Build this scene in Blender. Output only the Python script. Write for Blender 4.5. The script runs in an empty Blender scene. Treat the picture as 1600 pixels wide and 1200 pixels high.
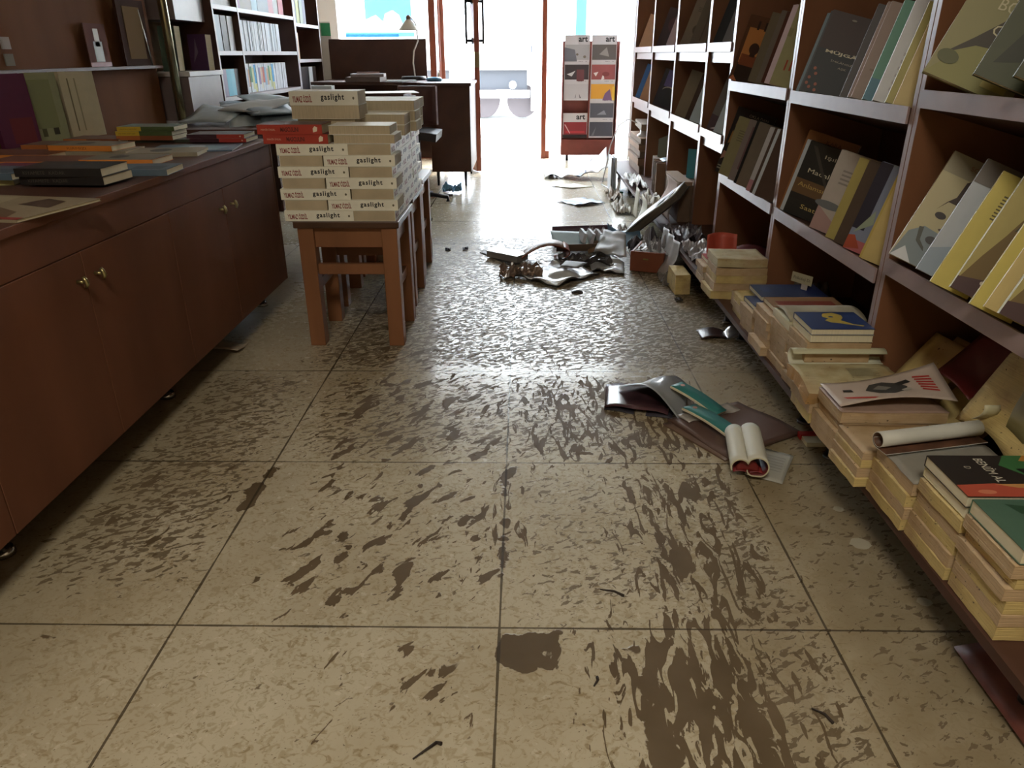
import bpy, bmesh, math, random
from mathutils import Vector, Matrix, noise
R = math.radians
C = bpy.context.scene.collection
sc = bpy.context.scene

# ------------------------------------------------------------------ camera
F_PX, PITCH, YAW, ROLL = 1150.85, .421596599, -.0160568689, -.00321539881
CAM = Vector((.0413369239, -1.05381577, .965070468))
fw = Vector((math.sin(YAW)*math.cos(PITCH), math.cos(YAW)*math.cos(PITCH), -math.sin(PITCH)))
rt = Vector((math.cos(YAW), -math.sin(YAW), 0)); up = rt.cross(fw)
rt2 = rt*math.cos(ROLL)+up*math.sin(ROLL); up2 = -rt*math.sin(ROLL)+up*math.cos(ROLL)
cd = bpy.data.cameras.new('camera'); cam = bpy.data.objects.new('camera', cd); C.objects.link(cam)
cd.sensor_width = 36; cd.lens = F_PX/1600*36; cd.clip_start = .02; cd.clip_end = 200
cam.matrix_world = Matrix((( rt2.x, up2.x, -fw.x, CAM.x), (rt2.y, up2.y, -fw.y, CAM.y), (rt2.z, up2.z, -fw.z, CAM.z), (0,0,0,1)))
sc.camera = cam

# ------------------------------------------------------------------ sky, sun, lamps, exposure
w = bpy.data.worlds.new('sky'); sc.world = w; w.use_nodes = True
bg = w.node_tree.nodes['Background']; bg.inputs[0].default_value = (.80, .90, 1.0, 1); bg.inputs[1].default_value = 22.0
sc.view_settings.view_transform = 'Standard'; sc.view_settings.look = 'None'
sc.view_settings.gamma = 1; sc.view_settings.use_curve_mapping = False; sc.view_settings.exposure = 0.12
def lamp(name, loc, rot, sx, sy, power, col):
    l = bpy.data.lights.new(name, 'AREA'); l.shape = 'RECTANGLE'; l.size = sx; l.size_y = sy; l.energy = power; l.color = col
    o = bpy.data.objects.new(name, l); C.objects.link(o); o.location = loc; o.rotation_euler = rot; return o
sd = bpy.data.lights.new('sun', 'SUN'); sd.energy = 6; sd.angle = R(2); sd.color = (1, .97, .92)
so = bpy.data.objects.new('sun', sd); C.objects.link(so); so.rotation_euler = (R(-28), R(12), 0)   # high sun, reaches only the street
lamp('ceiling_lamp_light', (-.15, -1.7, 2.62), (0, 0, 0), .7, .7, 48, (1, .925, .79))

# ------------------------------------------------------------------ materials
def srgb(h):
    v = [int(h[i:i+2], 16)/255 for i in (0, 2, 4)]
    return tuple((x/12.92 if x <= .04045 else ((x+.055)/1.055)**2.4) for x in v)+(1,)
MATS = {}
def mat(hexc, rough=.6, metal=0, var=0, scale=20, spec=.5, key=None, bump=0, stretch=None, emit=0, coat=0):
    k = (hexc, rough, metal, var, scale, spec, bump, stretch, emit, coat)
    if k in MATS: return MATS[k]
    m = bpy.data.materials.new('mat_'+hexc); m.use_nodes = True; nt = m.node_tree; b = nt.nodes['Principled BSDF']
    c = srgb(hexc)
    b.inputs['Base Color'].default_value = c; b.inputs['Roughness'].default_value = rough
    b.inputs['Metallic'].default_value = metal; b.inputs['Specular IOR Level'].default_value = spec
    b.inputs['Coat Weight'].default_value = coat; b.inputs['Coat Roughness'].default_value = .12
    if emit:
        b.inputs['Emission Color'].default_value = c; b.inputs['Emission Strength'].default_value = emit
    tc = nt.nodes.new('ShaderNodeTexCoord'); mp = nt.nodes.new('ShaderNodeMapping')
    nt.links.new(tc.outputs['Object'], mp.inputs[0])
    if stretch: mp.inputs['Scale'].default_value = stretch
    n = nt.nodes.new('ShaderNodeTexNoise'); n.inputs['Scale'].default_value = scale; n.inputs['Detail'].default_value = 5
    nt.links.new(mp.outputs[0], n.inputs[0])
    if var:
        mx = nt.nodes.new('ShaderNodeMix'); mx.data_type = 'RGBA'
        mx.inputs[6].default_value = tuple(x*(1-var) for x in c[:3])+(1,); mx.inputs[7].default_value = tuple(min(1, x*(1+var)) for x in c[:3])+(1,)
        rmp = nt.nodes.new('ShaderNodeMapRange'); rmp.inputs[1].default_value = .3; rmp.inputs[2].default_value = .7
        nt.links.new(n.outputs[0], rmp.inputs[0]); nt.links.new(rmp.outputs[0], mx.inputs[0]); nt.links.new(mx.outputs[2], b.inputs['Base Color'])
    if bump:
        bp = nt.nodes.new('ShaderNodeBump'); bp.inputs['Strength'].default_value = bump; bp.inputs['Distance'].default_value = .002
        nt.links.new(n.outputs[0], bp.inputs['Height']); nt.links.new(bp.outputs[0], b.inputs['Normal'])
    MATS[k] = m; return m
def glass_mat(name, tint=(1, 1, 1), rough=0.0, mixf=.08):
    m = bpy.data.materials.new(name); m.use_nodes = True; nt = m.node_tree
    for n in list(nt.nodes): nt.nodes.remove(n)
    o = nt.nodes.new('ShaderNodeOutputMaterial'); t = nt.nodes.new('ShaderNodeBsdfTransparent'); g = nt.nodes.new('ShaderNodeBsdfGlossy')
    t.inputs[0].default_value = tint+(1,); g.inputs['Roughness'].default_value = rough
    mx = nt.nodes.new('ShaderNodeMixShader'); mx.inputs[0].default_value = mixf
    nt.links.new(t.outputs[0], mx.inputs[1]); nt.links.new(g.outputs[0], mx.inputs[2]); nt.links.new(mx.outputs[0], o.inputs[0]); return m
WOOD = mat('6b4430', .6, var=.16, scale=6, stretch=(1, 1, .25), spec=.22)
WOODR = mat('7a5238', .5, var=.14, scale=6, stretch=(1, 1, .25), spec=.3)
WOODD = mat('50352a', .5, var=.18, scale=7, stretch=(1, .3, 1), spec=.35)
EDGE = mat('9a8684', .30, var=.05, spec=.6)
STOOLW = mat('855838', .5, var=.2, scale=8, stretch=(1, 1, .12))
STOOLD = mat('4d3424', .4, var=.2, scale=8)
FRAMEW = mat('8a4a34', .4, var=.12, scale=7)
CHROME = mat('c9c9c9', .18, 1)
STEEL = mat('8d8d8c', .35, 1)
BRASS = mat('a49a6c', .3, .9)
BLACKM = mat('1b1b1d', .4, .3)
PAGE = mat('bcae92', .85, var=.10, scale=260, stretch=(.06, .06, 1))
PAGEW = mat('d8cfb2', .85, var=.06, scale=260, stretch=(.06, .06, 1))
GLASS = glass_mat('window_glass')
def wet_page(hexa, name):
    """swollen page edges: fine layer lines, muddy blotches and specks"""
    m = bpy.data.materials.new(name); m.use_nodes = True; nt = m.node_tree; b = nt.nodes['Principled BSDF']
    tc = nt.nodes.new('ShaderNodeTexCoord'); L = nt.links.new
    def noi(scale, st, det=4):
        mp = nt.nodes.new('ShaderNodeMapping'); mp.inputs['Scale'].default_value = st; L(tc.outputs['Object'], mp.inputs[0])
        n = nt.nodes.new('ShaderNodeTexNoise'); n.inputs['Scale'].default_value = scale; n.inputs['Detail'].default_value = det; L(mp.outputs[0], n.inputs[0]); return n.outputs[0]
    def rng(s, a, c2, lo=0, hi=1):
        r = nt.nodes.new('ShaderNodeMapRange'); r.inputs[1].default_value = a; r.inputs[2].default_value = c2; r.inputs[3].default_value = lo; r.inputs[4].default_value = hi; L(s, r.inputs[0]); return r.outputs[0]
    def mix(f, a, b2):
        x = nt.nodes.new('ShaderNodeMix'); x.data_type = 'RGBA'; L(f, x.inputs[0])
        for i, v in ((6, a), (7, b2)):
            if isinstance(v, tuple): x.inputs[i].default_value = v
            else: L(v, x.inputs[i])
        return x.outputs[2]
    c = srgb(hexa)
    lines = rng(noi(500, (.03, .03, 1)), .3, .7)
    c1 = mix(lines, tuple(x*.82 for x in c[:3])+(1,), c)
    blot = rng(noi(14, (1, 1, 1.6)), .42, .68, 0, .75)
    c2 = mix(blot, c1, srgb('9c7e4e'))
    pale = rng(noi(9, (1, 1, 1)), .55, .7, 0, .5)
    c3 = mix(pale, c2, srgb('bfa688'))
    speck = rng(noi(120, (1, 1, 1.5), 2), .70, .74, 0, .9)
    c4 = mix(speck, c3, srgb('3b2a18'))
    L(c4, b.inputs['Base Color']); b.inputs['Roughness'].default_value = .75
    bp = nt.nodes.new('ShaderNodeBump'); bp.inputs['Strength'].default_value = .5; bp.inputs['Distance'].default_value = .001; L(lines, bp.inputs['Height']); L(bp.outputs[0], b.inputs['Normal'])
    return m
WETP = wet_page('d2bb7c', 'wet_pages'); WETP2 = wet_page('c3a883', 'wet_pages_pinkish')

# ------------------------------------------------------------------ mesh helpers
TXT = {}
def text_geo(s, res=2, bold=False):
    k = (s, res, bold)
    if k in TXT: return TXT[k]
    cu = bpy.data.curves.new('t', 'FONT'); cu.body = s; cu.size = 1; cu.resolution_u = res
    if bold: cu.offset = .028
    if s == 'gaslight': cu.space_character = 1.22
    o = bpy.data.objects.new('t', cu); me = bpy.data.meshes.new_from_object(o)
    vs = [(v.co.x, v.co.y) for v in me.vertices]; fs = [tuple(p.vertices) for p in me.polygons]
    bpy.data.objects.remove(o); bpy.data.meshes.remove(me); bpy.data.curves.remove(cu)
    x0 = min(v[0] for v in vs); x1 = max(v[0] for v in vs); y0 = min(v[1] for v in vs); y1 = max(v[1] for v in vs)
    TXT[k] = ([((x-x0)/(x1-x0), (y-y0)/(y1-y0)) for x, y in vs], fs, (x1-x0)/(y1-y0)); return TXT[k]
class MB:
    def __init__(s): s.v = []; s.f = []; s.m = []; s.mats = []; s.sm = []
    def mi(s, m):
        if m not in s.mats: s.mats.append(m)
        return s.mats.index(m)
    def poly(s, pts, m, smooth=False):
        n = len(s.v); s.v += [tuple(p) for p in pts]; s.f.append(tuple(range(n, n+len(pts)))); s.m.append(s.mi(m)); s.sm.append(smooth)
    def box(s, lo, hi, m, fm={}, T=None):
        x0, y0, z0 = lo; x1, y1, z1 = hi
        p = [Vector(q) for q in ((x0,y0,z0),(x1,y0,z0),(x1,y1,z0),(x0,y1,z0),(x0,y0,z1),(x1,y0,z1),(x1,y1,z1),(x0,y1,z1))]
        if T: p = [T @ q for q in p]
        n = len(s.v); s.v += [tuple(q) for q in p]
        for k, f in (('-z',(0,3,2,1)),('+z',(4,5,6,7)),('-y',(0,1,5,4)),('+x',(1,2,6,5)),('+y',(2,3,7,6)),('-x',(3,0,4,7))):
            s.f.append(tuple(n+i for i in f)); s.m.append(s.mi(fm.get(k, m))); s.sm.append(False)
        return s
    def prism(s, pts, ex, m, mcap=None, smooth=False):
        n = len(s.v); k = len(pts); ex = Vector(ex); s.v += [tuple(p) for p in pts]+[tuple(Vector(p)+ex) for p in pts]
        s.f += [tuple(range(n+k-1, n-1, -1)), tuple(range(n+k, n+2*k))]; s.m += [s.mi(mcap or m)]*2; s.sm += [False]*2
        for i in range(k):
            j = (i+1) % k; s.f.append((n+i, n+j, n+k+j, n+k+i)); s.m.append(s.mi(m)); s.sm.append(smooth)
        return s
    def tube(s, pts, r, m, seg=10, cap=True):
        pts = [Vector(p) for p in pts]; rings = []; rr = r if isinstance(r, (list, tuple)) else [r]*len(pts)
        d0 = (pts[1]-pts[0]).normalized(); a = Vector((0,0,1)) if abs(d0.z) < .9 else Vector((1,0,0)); u = d0.cross(a).normalized()
        for i, p in enumerate(pts):
            d = (pts[min(i+1, len(pts)-1)]-pts[max(i-1, 0)]).normalized(); u = (u-d*u.dot(d)).normalized(); v = d.cross(u)
            n = len(s.v); s.v += [tuple(p+(u*math.cos(2*math.pi*k/seg)+v*math.sin(2*math.pi*k/seg))*rr[i]) for k in range(seg)]; rings.append(n)
        for a, b in zip(rings, rings[1:]):
            for k in range(seg):
                s.f.append((a+k, a+(k+1) % seg, b+(k+1) % seg, b+k)); s.m.append(s.mi(m)); s.sm.append(True)
        if cap:
            s.f += [tuple(rings[0]+k for k in range(seg-1, -1, -1)), tuple(rings[-1]+k for k in range(seg))]; s.m += [s.mi(m)]*2; s.sm += [False]*2
        return s
    def slab(s, f, nx, ny, t, mt, mb=None, me=None, smooth=True):
        """bent plate: f(u,v)->point of the top surface, thickness t downwards along the local normal (t may be a function)"""
        mb = mb or mt; me = me or mt; n = len(s.v); top = [[Vector(f(i/nx, j/ny)) for i in range(nx+1)] for j in range(ny+1)]
        bot = []
        for j in range(ny+1):
            row = []
            for i in range(nx+1):
                a = top[j][min(i+1, nx)]-top[j][max(i-1, 0)]; b = top[min(j+1, ny)][i]-top[max(j-1, 0)][i]
                nn = a.cross(b); nn = nn.normalized() if nn.length > 1e-9 else Vector((0,0,1))
                tt = t(i/nx, j/ny) if callable(t) else t
                row.append(top[j][i]-nn*tt)
            bot.append(row)
        for g in (top, bot):
            for row in g: s.v += [tuple(p) for p in row]
        W = nx+1; o2 = n+W*(ny+1)
        def add(q, m, sm): s.f.append(q); s.m.append(s.mi(m)); s.sm.append(sm)
        for j in range(ny):
            for i in range(nx):
                a = n+j*W+i; add((a, a+1, a+W+1, a+W), mt, smooth); a = o2+j*W+i; add((a, a+W, a+W+1, a+1), mb, smooth)
        for i in range(nx):
            a = n+i; b = o2+i; add((a, b, b+1, a+1), me, False); a = n+ny*W+i; b = o2+ny*W+i; add((a, a+1, b+1, b), me, False)
        for j in range(ny):
            a = n+j*W; b = o2+j*W; add((a, a+W, b+W, b), me, False); a += nx; b += nx; add((a, b, b+W, a+W), me, False)
        return s
    def text(s, t, o, ux, uy, w, h, m, bold=False, res=2):
        """text filling the box w x h, lower left corner at o; ux, uy unit vectors"""
        vs, fs, asp = text_geo(t, res, bold); o = Vector(o); ux = Vector(ux); uy = Vector(uy)
        if w is None: w = h*asp
        n = len(s.v); s.v += [tuple(o+ux*(x*w)+uy*(y*h)) for x, y in vs]
        for f in fs: s.f.append(tuple(n+i for i in f)); s.m.append(s.mi(m)); s.sm.append(False)
        return s
    def mesh(s, name):
        me = bpy.data.meshes.new(name); me.from_pydata(s.v, [], s.f)
        for m in s.mats: me.materials.append(m)
        me.polygons.foreach_set('material_index', s.m); me.polygons.foreach_set('use_smooth', s.sm); me.update(); return me
    def build(s, name, parent=None, bevel=0, M=None):
        return link(s.mesh(name), name, parent, bevel, M)
def link(me, name, parent=None, bevel=0, M=None):
    o = bpy.data.objects.new(name, me); C.objects.link(o)
    if parent: o.parent = parent
    if M is not None: o.matrix_basis = M
    if bevel:
        b = o.modifiers.new('bevel', 'BEVEL'); b.width = bevel; b.segments = 2; b.limit_method = 'ANGLE'; b.angle_limit = R(50)
    return o
def tag(o, label=None, cat=None, group=None, kind=None):
    if label: o['label'] = label
    if cat: o['category'] = cat
    if group: o['group'] = group
    if kind: o['kind'] = kind
    return o
def thing(name, label, cat, M=None, group=None):
    o = bpy.data.objects.new(name, None); C.objects.link(o); o.empty_display_size = .05
    if M is not None: o.matrix_basis = M
    return tag(o, label, cat, group)
def frame(o, x, z):
    """matrix with local x and z axes as given (y = z cross x)"""
    x = Vector(x).normalized(); z = Vector(z); z = (z-x*z.dot(x)).normalized(); y = z.cross(x); o = Vector(o)
    return Matrix(((x.x, y.x, z.x, o.x), (x.y, y.y, z.y, o.y), (x.z, y.z, z.z, o.z), (0,0,0,1)))
def at(x, y, z=0): return Matrix.Translation((x, y, z))
def rotz(a): return Matrix.Rotation(R(a), 4, 'Z')
def ray(px, py): return fw+rt2*((px-800)/F_PX)-up2*((py-600)/F_PX)
def onz(px, py, z=0):
    d = ray(px, py); return CAM+d*((z-CAM.z)/d.z)
rnd = random.Random(7)

# ------------------------------------------------------------------ floor
def floor():
    X0, X1, Y0, Y1, st = -2.0, 1.3, -3.6, 6.85, .05
    nx = round((X1-X0)/st); ny = round((Y1-Y0)/st)
    vs = [(X0+i*st, Y0+j*st, 0) for j in range(ny+1) for i in range(nx+1)]
    fs = [(j*(nx+1)+i, j*(nx+1)+i+1, (j+1)*(nx+1)+i+1, (j+1)*(nx+1)+i) for j in range(ny) for i in range(nx)]
    me = bpy.data.meshes.new('floor'); me.from_pydata(vs, [], fs)
    def box(x, y, a, b, c, d, s=.06):
        def e(t): return max(0, min(1, .5+t/(2*s)))
        return e(x-a)*e(b-x)*e(y-c)*e(d-y)
    regs = {'blotch': [(-.52,.02,.02,.60,.62),(-.35,.0,-.22,-.0,.58),(-.55,.02,.58,1.2,.66),(.02,.5,.58,1.2,.45),(-1.0,-.6,.1,.6,.45),(-.15,.03,.05,.55,.35),(-.6,.0,1.2,1.8,.5),(-.36,-.08,.06,.2,.25)],
            'streak': [(.19,.50,-.6,-.0,.86),(.28,.56,.0,.6,.62),(.0,.6,.6,1.15,.62),(-.06,.06,.1,.6,.5),(.0,.25,1.2,1.6,.3)],
            'speck': [(-1.0,-.62,.1,1.2,.60),(.0,.45,.0,.6,.42),(-.7,1.2,1.2,3.2,.72),(-.6,1.2,3.2,6.5,.45),(.62,1.2,-.6,1.2,.42),(-.6,.5,.6,1.2,.55),(.40,.62,-.6,.6,.55),(-.7,.2,-.6,0,.12),(-.5,0,0,.6,.3)],
            'haze': [(.56,1.3,-1,1.3,1.0),(.40,.60,-1,.3,.7),(-1.3,-.8,-.5,1.2,.65),(.45,1.3,1.1,2.4,.5),(-2,-.95,-1,3,.6)],
            'pool': [(-.76,-.08,.615,.64,1.0),(-.30,-.05,-.02,.0,.55),(.0,.10,-.12,-.0,1.0),(-1.1,-.75,-.03,.0,.8),(-.63,-.59,.35,.6,.8),(-.015,.03,.1,.6,.72),(.21,.28,-.5,-.02,.56),(.1,.5,.61,.66,.7)]}
    for k, L in regs.items():
        a = me.attributes.new(k, 'FLOAT', 'POINT'); s = .03 if k == 'pool' else .08
        a.data.foreach_set('value', [min(1, max([box(x, y, r[0], r[1], r[2], r[3], s)*r[4] for r in L]+[0])) for x, y, z in vs])
    m = bpy.data.materials.new('muddy_stone_tiles'); m.use_nodes = True; nt = m.node_tree; b = nt.nodes['Principled BSDF']; L = nt.links.new
    tc = nt.nodes.new('ShaderNodeTexCoord'); P = tc.outputs['Object']
    def math_(op, a, b2=None, c=None):
        n = nt.nodes.new('ShaderNodeMath'); n.operation = op
        for i, v in enumerate((a, b2, c)):
            if v is None: continue
            if isinstance(v, (int, float)): n.inputs[i].default_value = v
            else: L(v, n.inputs[i])
        return n.outputs[0]
    def noi(scale, st=(1,1,1), rot=0, det=4, dist=0, rough=.5):
        mp = nt.nodes.new('ShaderNodeMapping'); mp.vector_type = 'TEXTURE' if rot else 'POINT'
        if rot:
            mp.inputs['Rotation'].default_value = (0, 0, R(rot)); mp.inputs['Scale'].default_value = (1/st[0], 1/st[1], 1)
        else: mp.inputs['Scale'].default_value = st
        L(P, mp.inputs[0]); n = nt.nodes.new('ShaderNodeTexNoise'); n.inputs['Scale'].default_value = scale; n.inputs['Detail'].default_value = det
        n.inputs['Distortion'].default_value = dist; n.inputs['Roughness'].default_value = rough; L(mp.outputs[0], n.inputs[0]); return n.outputs[0]
    def rng(s, a, c2, lo=0, hi=1):
        r = nt.nodes.new('ShaderNodeMapRange'); r.inputs[1].default_value = a; r.inputs[2].default_value = c2; r.inputs[3].default_value = lo; r.inputs[4].default_value = hi; L(s, r.inputs[0]); return r.outputs[0]
    def mix(f, a, b2):
        x = nt.nodes.new('ShaderNodeMix'); x.data_type = 'RGBA'
        if isinstance(f, (int, float)): x.inputs[0].default_value = f
        else: L(f, x.inputs[0])
        for i, v in ((6, a), (7, b2)):
            if isinstance(v, tuple): x.inputs[i].default_value = v
            else: L(v, x.inputs[i])
        return x.outputs[2]
    def attr(k):
        n = nt.nodes.new('ShaderNodeAttribute'); n.attribute_name = k; return n.outputs['Fac']
    def thr(n, wgt, lo, hi, soft=.012):   # weight 0 -> threshold hi (nothing), 1 -> lo (much)
        t = rng(wgt, 0, 1, hi, lo); d = math_('SUBTRACT', n, t); return math_('MULTIPLY', rng(d, 0, soft), rng(wgt, .02, .06))
    sx = nt.nodes.new('ShaderNodeSeparateXYZ'); L(P, sx.inputs[0])
    # tile grid, 60 cm
    def grid(c):
        f = math_('FRACT', math_('ADD', math_('DIVIDE', c, .6), 50.5)); return math_('MULTIPLY', math_('ABSOLUTE', math_('SUBTRACT', f, .5)), .6)
    dx = grid(sx.outputs[0]); dy = grid(sx.outputs[1]); dj = math_('MINIMUM', dx, dy)
    jw = math_('ADD', -.0006, math_('MULTIPLY', noi(7, det=5), .0058))
    joint = math_('LESS_THAN', dj, jw)
    stone = mix(rng(noi(3.2, det=6), .35, .7), srgb('c0b69e'), srgb('aa9d82'))
    stone = mix(rng(noi(60, det=5, dist=1.5), .52, .62, 0, .45), stone, srgb('8f7f5c'))
    stone = mix(rng(noi(26, (1, 1.6, 1), det=6, dist=2.2), .60, .66, 0, .55), stone, srgb('7d6a45'))
    stone = mix(rng(noi(150, (1, 1.8, 1), rot=35, det=3), .66, .70, 0, .8), stone, srgb('5a492c'))
    mud = mix(rng(noi(7), .3, .7), srgb('6b5b45'), srgb('584a34'))
    n1 = noi(13, (1, 2.4, 1), rot=58, det=4, dist=.5)
    m1 = thr(n1, attr('blotch'), .44, .76)
    m2 = thr(noi(13, (3.0, .8, 1), det=6, dist=1.4), attr('streak'), .38, .70)
    m3 = thr(noi(38, (1, 2.0, 1), rot=28, det=6, dist=.8), attr('speck'), .36, .74)
    m4 = thr(noi(14, det=6, dist=.4), attr('pool'), .15, .85, .02)
    hz = math_('MULTIPLY', attr('haze'), rng(noi(8, det=6, dist=.8), .25, .6, .6, 1))
    mm = math_('MAXIMUM', math_('MAXIMUM', m1, m2), math_('MAXIMUM', math_('MULTIPLY', m3, .85), m4))
    col = mix(math_('MULTIPLY', hz, .84), stone, srgb('7e6e50'))
    col = mix(mm, col, mud)
    col = mix(math_('MULTIPLY', joint, .85), col, srgb('3a3020'))
    L(col, b.inputs['Base Color'])
    rg = math_('ADD', .19, math_('MULTIPLY', mm, .38)); rg = math_('ADD', rg, math_('MULTIPLY', hz, .2)); rg = math_('ADD', rg, math_('MULTIPLY', rng(noi(40, det=4), .4, .7), .10))
    L(rg, b.inputs['Roughness']); L(math_('SUBTRACT', .55, math_('MULTIPLY', mm, .38)), b.inputs['Specular IOR Level'])
    bp = nt.nodes.new('ShaderNodeBump'); bp.inputs['Strength'].default_value = .55; bp.inputs['Distance'].default_value = .0012
    L(math_('ADD', math_('SUBTRACT', mm, math_('MULTIPLY', joint, 1.5)), math_('MULTIPLY', noi(60, det=4), .25)), bp.inputs['Height']); L(bp.outputs[0], b.inputs['Normal'])
    me.materials.append(m); tag(link(me, 'floor'), kind='structure')
floor()

# ------------------------------------------------------------------ room shell
WALLM = mat('b7a78f', .8, var=.05); CEILM = mat('cfc6b2', .85, var=.04)
MB().box((-2.12, -3.7, -.02), (-2.0, 6.8, 2.8), WALLM).build('wall_left')['kind'] = 'structure'
MB().box((1.3, -3.7, -.02), (1.42, 6.8, 2.8), WALLM).build('wall_right')['kind'] = 'structure'
MB().box((-2.12, -3.72, -.02), (1.42, -3.6, 2.8), WALLM).build('wall_back')['kind'] = 'structure'
MB().box((-2.12, -3.72, 2.8), (1.42, 6.85, 2.9), CEILM).build('ceiling')['kind'] = 'structure'
MB().box((-2.12, 6.68, 2.35), (1.42, 6.8, 2.8), WALLM).build('wall_front')['kind'] = 'structure'

# ------------------------------------------------------------------ right-hand bookcases
XF = .930; K = 1.187     # shelf front plane; K sizes the display shelving and its books
def KY(y): return CAM.y+(y-CAM.y)*K
def KZ(z): return CAM.z+(z-CAM.z)*K
TL = R(17)
def bookcase(y0, y1, zs, label, lipped):
    t = thing('bookcase', label, 'bookcase', at(XF, y0, 0)); L_ = y1-y0; th = .020; D = .33; H = 2.25; e = {'-x': EDGE}
    MB().box((0, .001, .1395), (D, th, H), WOODR, e).build('side_panel', t, .0012)
    MB().box((0, L_-th, .1395), (D, L_-.001, H), WOODR, e).build('side_panel', t, .0012)
    MB().box((D-.008, th, .1395), (D, L_-th, H), WOODD).build('back_panel', t)
    for k, z in enumerate(zs):
        dz = -math.tan(TL)*(D-.012)
        m = MB(); p = [(-.002, th+.001, z-.034), (-.002, th+.001, z), (D-.01, th+.001, z+dz), (D-.01, th+.001, z+dz-.024)]
        m.prism(p, (0, L_-2*th-.002, 0), WOODD)
        m.box((-.007, th+.001, z-.036), (-.002, L_-th-.001, z+.002), EDGE)
        m.build('shelf', t)
        if lipped: MB().box((.014, th+.002, z-.082), (.030, L_-th-.002, z-.037), EDGE, {'+x': WOODD}).build('apron', t)
    MB().box((-.172, .001, .12), (D, L_-.001, .139), WOODD, {'-x': WOODD}).build('base_shelf', t)
    for yy in (.10, L_-.10):
        for xx in (-.083, .25):
            m = MB(); m.tube([(xx, yy, .12), (xx, yy, .004)], .014, STEEL, 14); m.tube([(xx, yy, .006), (xx, yy, 0)], .020, STEEL, 14); m.build('leg', t)
    return t
UN = [(-.40, .456, (.900, .580), 'brown bookcase nearest the camera holding the face and portrait covers'),
      (.456, 1.181, (.868, .548), 'brown bookcase second from the camera with the teal cover on its upper shelf'),
      (1.181, 1.851, (.872, .550), 'brown bookcase third from the camera behind the tan wet book stack'),
      (1.851, 2.251, (1.000, .680), 'narrow brown bookcase compartment with the single grey plastic wrapped book'),
      (2.251, 2.946, (1.000, .685), 'brown bookcase compartment with the beige and black covers on its lower shelf'),
      (2.946, 3.666, (1.000, .690), 'brown bookcase compartment with the purple and grey cover on its lower shelf'),
      (3.666, 4.400, (1.000, .695), 'brown bookcase compartment farthest down the right wall with the blue book')]
for a, b_, zs, lab in UN: bookcase(KY(a), KY(b_), [KZ(z) for z in zs], lab, a > 1.8)

# ------------------------------------------------------------------ left counter
def counter():
    y0, y1 = -.45, 1.95
    t = thing('display_counter', 'long brown display counter on the left covered in flat lying books', 'counter', at(-.95, y0, 0)); L_ = y1-y0; D = .85
    MB().box((-D, 0, .645), (0.004, L_, .665), WOOD, {'+z': WOODD}).build('worktop', t, .002)
    MB().box((-D, .018, .105), (-.02, L_-.018, .125), WOODD).build('bottom_panel', t)
    for y in (0, L_-.018): MB().box((-D, y, .105), (0, y+.018, .645), WOOD).build('side_panel', t, .001)
    MB().box((-D, .018, .125), (-D+.01, L_-.018, .645), WOODD).build('back_panel', t)
    MB().box((-.018, .018, .565), (-.002, L_-.018, .645), WOOD).build('fascia', t, .001)
    ys = [.02, .565, 1.003, 1.440, 1.853, 2.30]; ys = [.02, .58, 1.005, 1.45, 1.855, 2.265]
    hy = {1: 1.005-.037, 2: 1.005+.037, 3: 1.855-.05, 4: 1.855+.05}
    ed = [.02, .58, 1.005, 1.45, 1.855, L_-.02]
    for i in range(5):
        a, b_ = ed[i]+.0015, ed[i+1]-.0015
        d = MB().box((-.018, a, .107), (.0, b_, .563), WOOD).build('door', t, .001)
        if i:
            y = hy[i]; m = MB(); z = .505
            for dz in (-.0,): m.tube([(0, y, z), (.016, y, z)], .004, BRASS, 10)
            m.tube([(.016, y-.0, z+.012), (.020, y, z+.004), (.022, y, z-.004), (.018, y, z-.014)], [.004, .0055, .0055, .003], BRASS, 10)
            m.build('knob', d)
    for y in (.05, .65, 1.43, 2.33):
        for x in (-.10, -.75):
            m = MB(); m.tube([(x, y, .105), (x, y, .02)], .014, CHROME, 16); m.tube([(x, y, .022), (x, y, .006)], [.02, .024], CHROME, 16); m.build('foot', t)
counter()


#@@OBJECTS
# ------------------------------------------------------------------ books: designs and placing
class Art:
    """draws on a rectangle of a book: o = lower left corner, ux/uy unit vectors, w/h size, n = outward normal"""
    def __init__(s, m, o, ux, uy, w, h, n): s.m = m; s.o = Vector(o); s.ux = Vector(ux); s.uy = Vector(uy); s.w = w; s.h = h; s.n = Vector(n); s.k = 1
    def pt(s, u, v): return s.o+s.ux*(u*s.w)+s.uy*(v*s.h)+s.n*(.00018*s.k)
    def run(s, ops):
        for op in ops:
            k = op[0]
            if k == 'r': _, a, b, c, d, h = op; s.m.poly([s.pt(a, b), s.pt(c, b), s.pt(c, d), s.pt(a, d)], mat(h, .5))
            elif k == 'p': s.m.poly([s.pt(*q) for q in op[1]], mat(op[2], .5))
            elif k == 'e':
                _, cx, cy, rx, ry, h = op; s.m.poly([s.pt(cx+rx*math.cos(a*math.pi/8), cy+ry*math.sin(a*math.pi/8)) for a in range(16)], mat(h, .5))
            elif k == 't':
                _, t, u, v, wu, hv, h = op[:7]; s.m.text(t, s.pt(u, v), s.ux, s.uy, None if wu is None else wu*s.w, hv*s.h, mat(h, .5), bold=len(op) > 7)
            elif k == 'l':   # block of fine print
                _, a, b, c, d, n, h = op
                for i in range(n):
                    v = d-(d-b)*(i+.5)/n; e = (d-b)/n*.22; x1 = c-(c-a)*(.25*((i*7) % 5)/5)
                    s.m.poly([s.pt(a, v-e), s.pt(x1, v-e), s.pt(x1, v+e), s.pt(a, v+e)], mat(h, .6))
            s.k += 1
DES = {}
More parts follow.
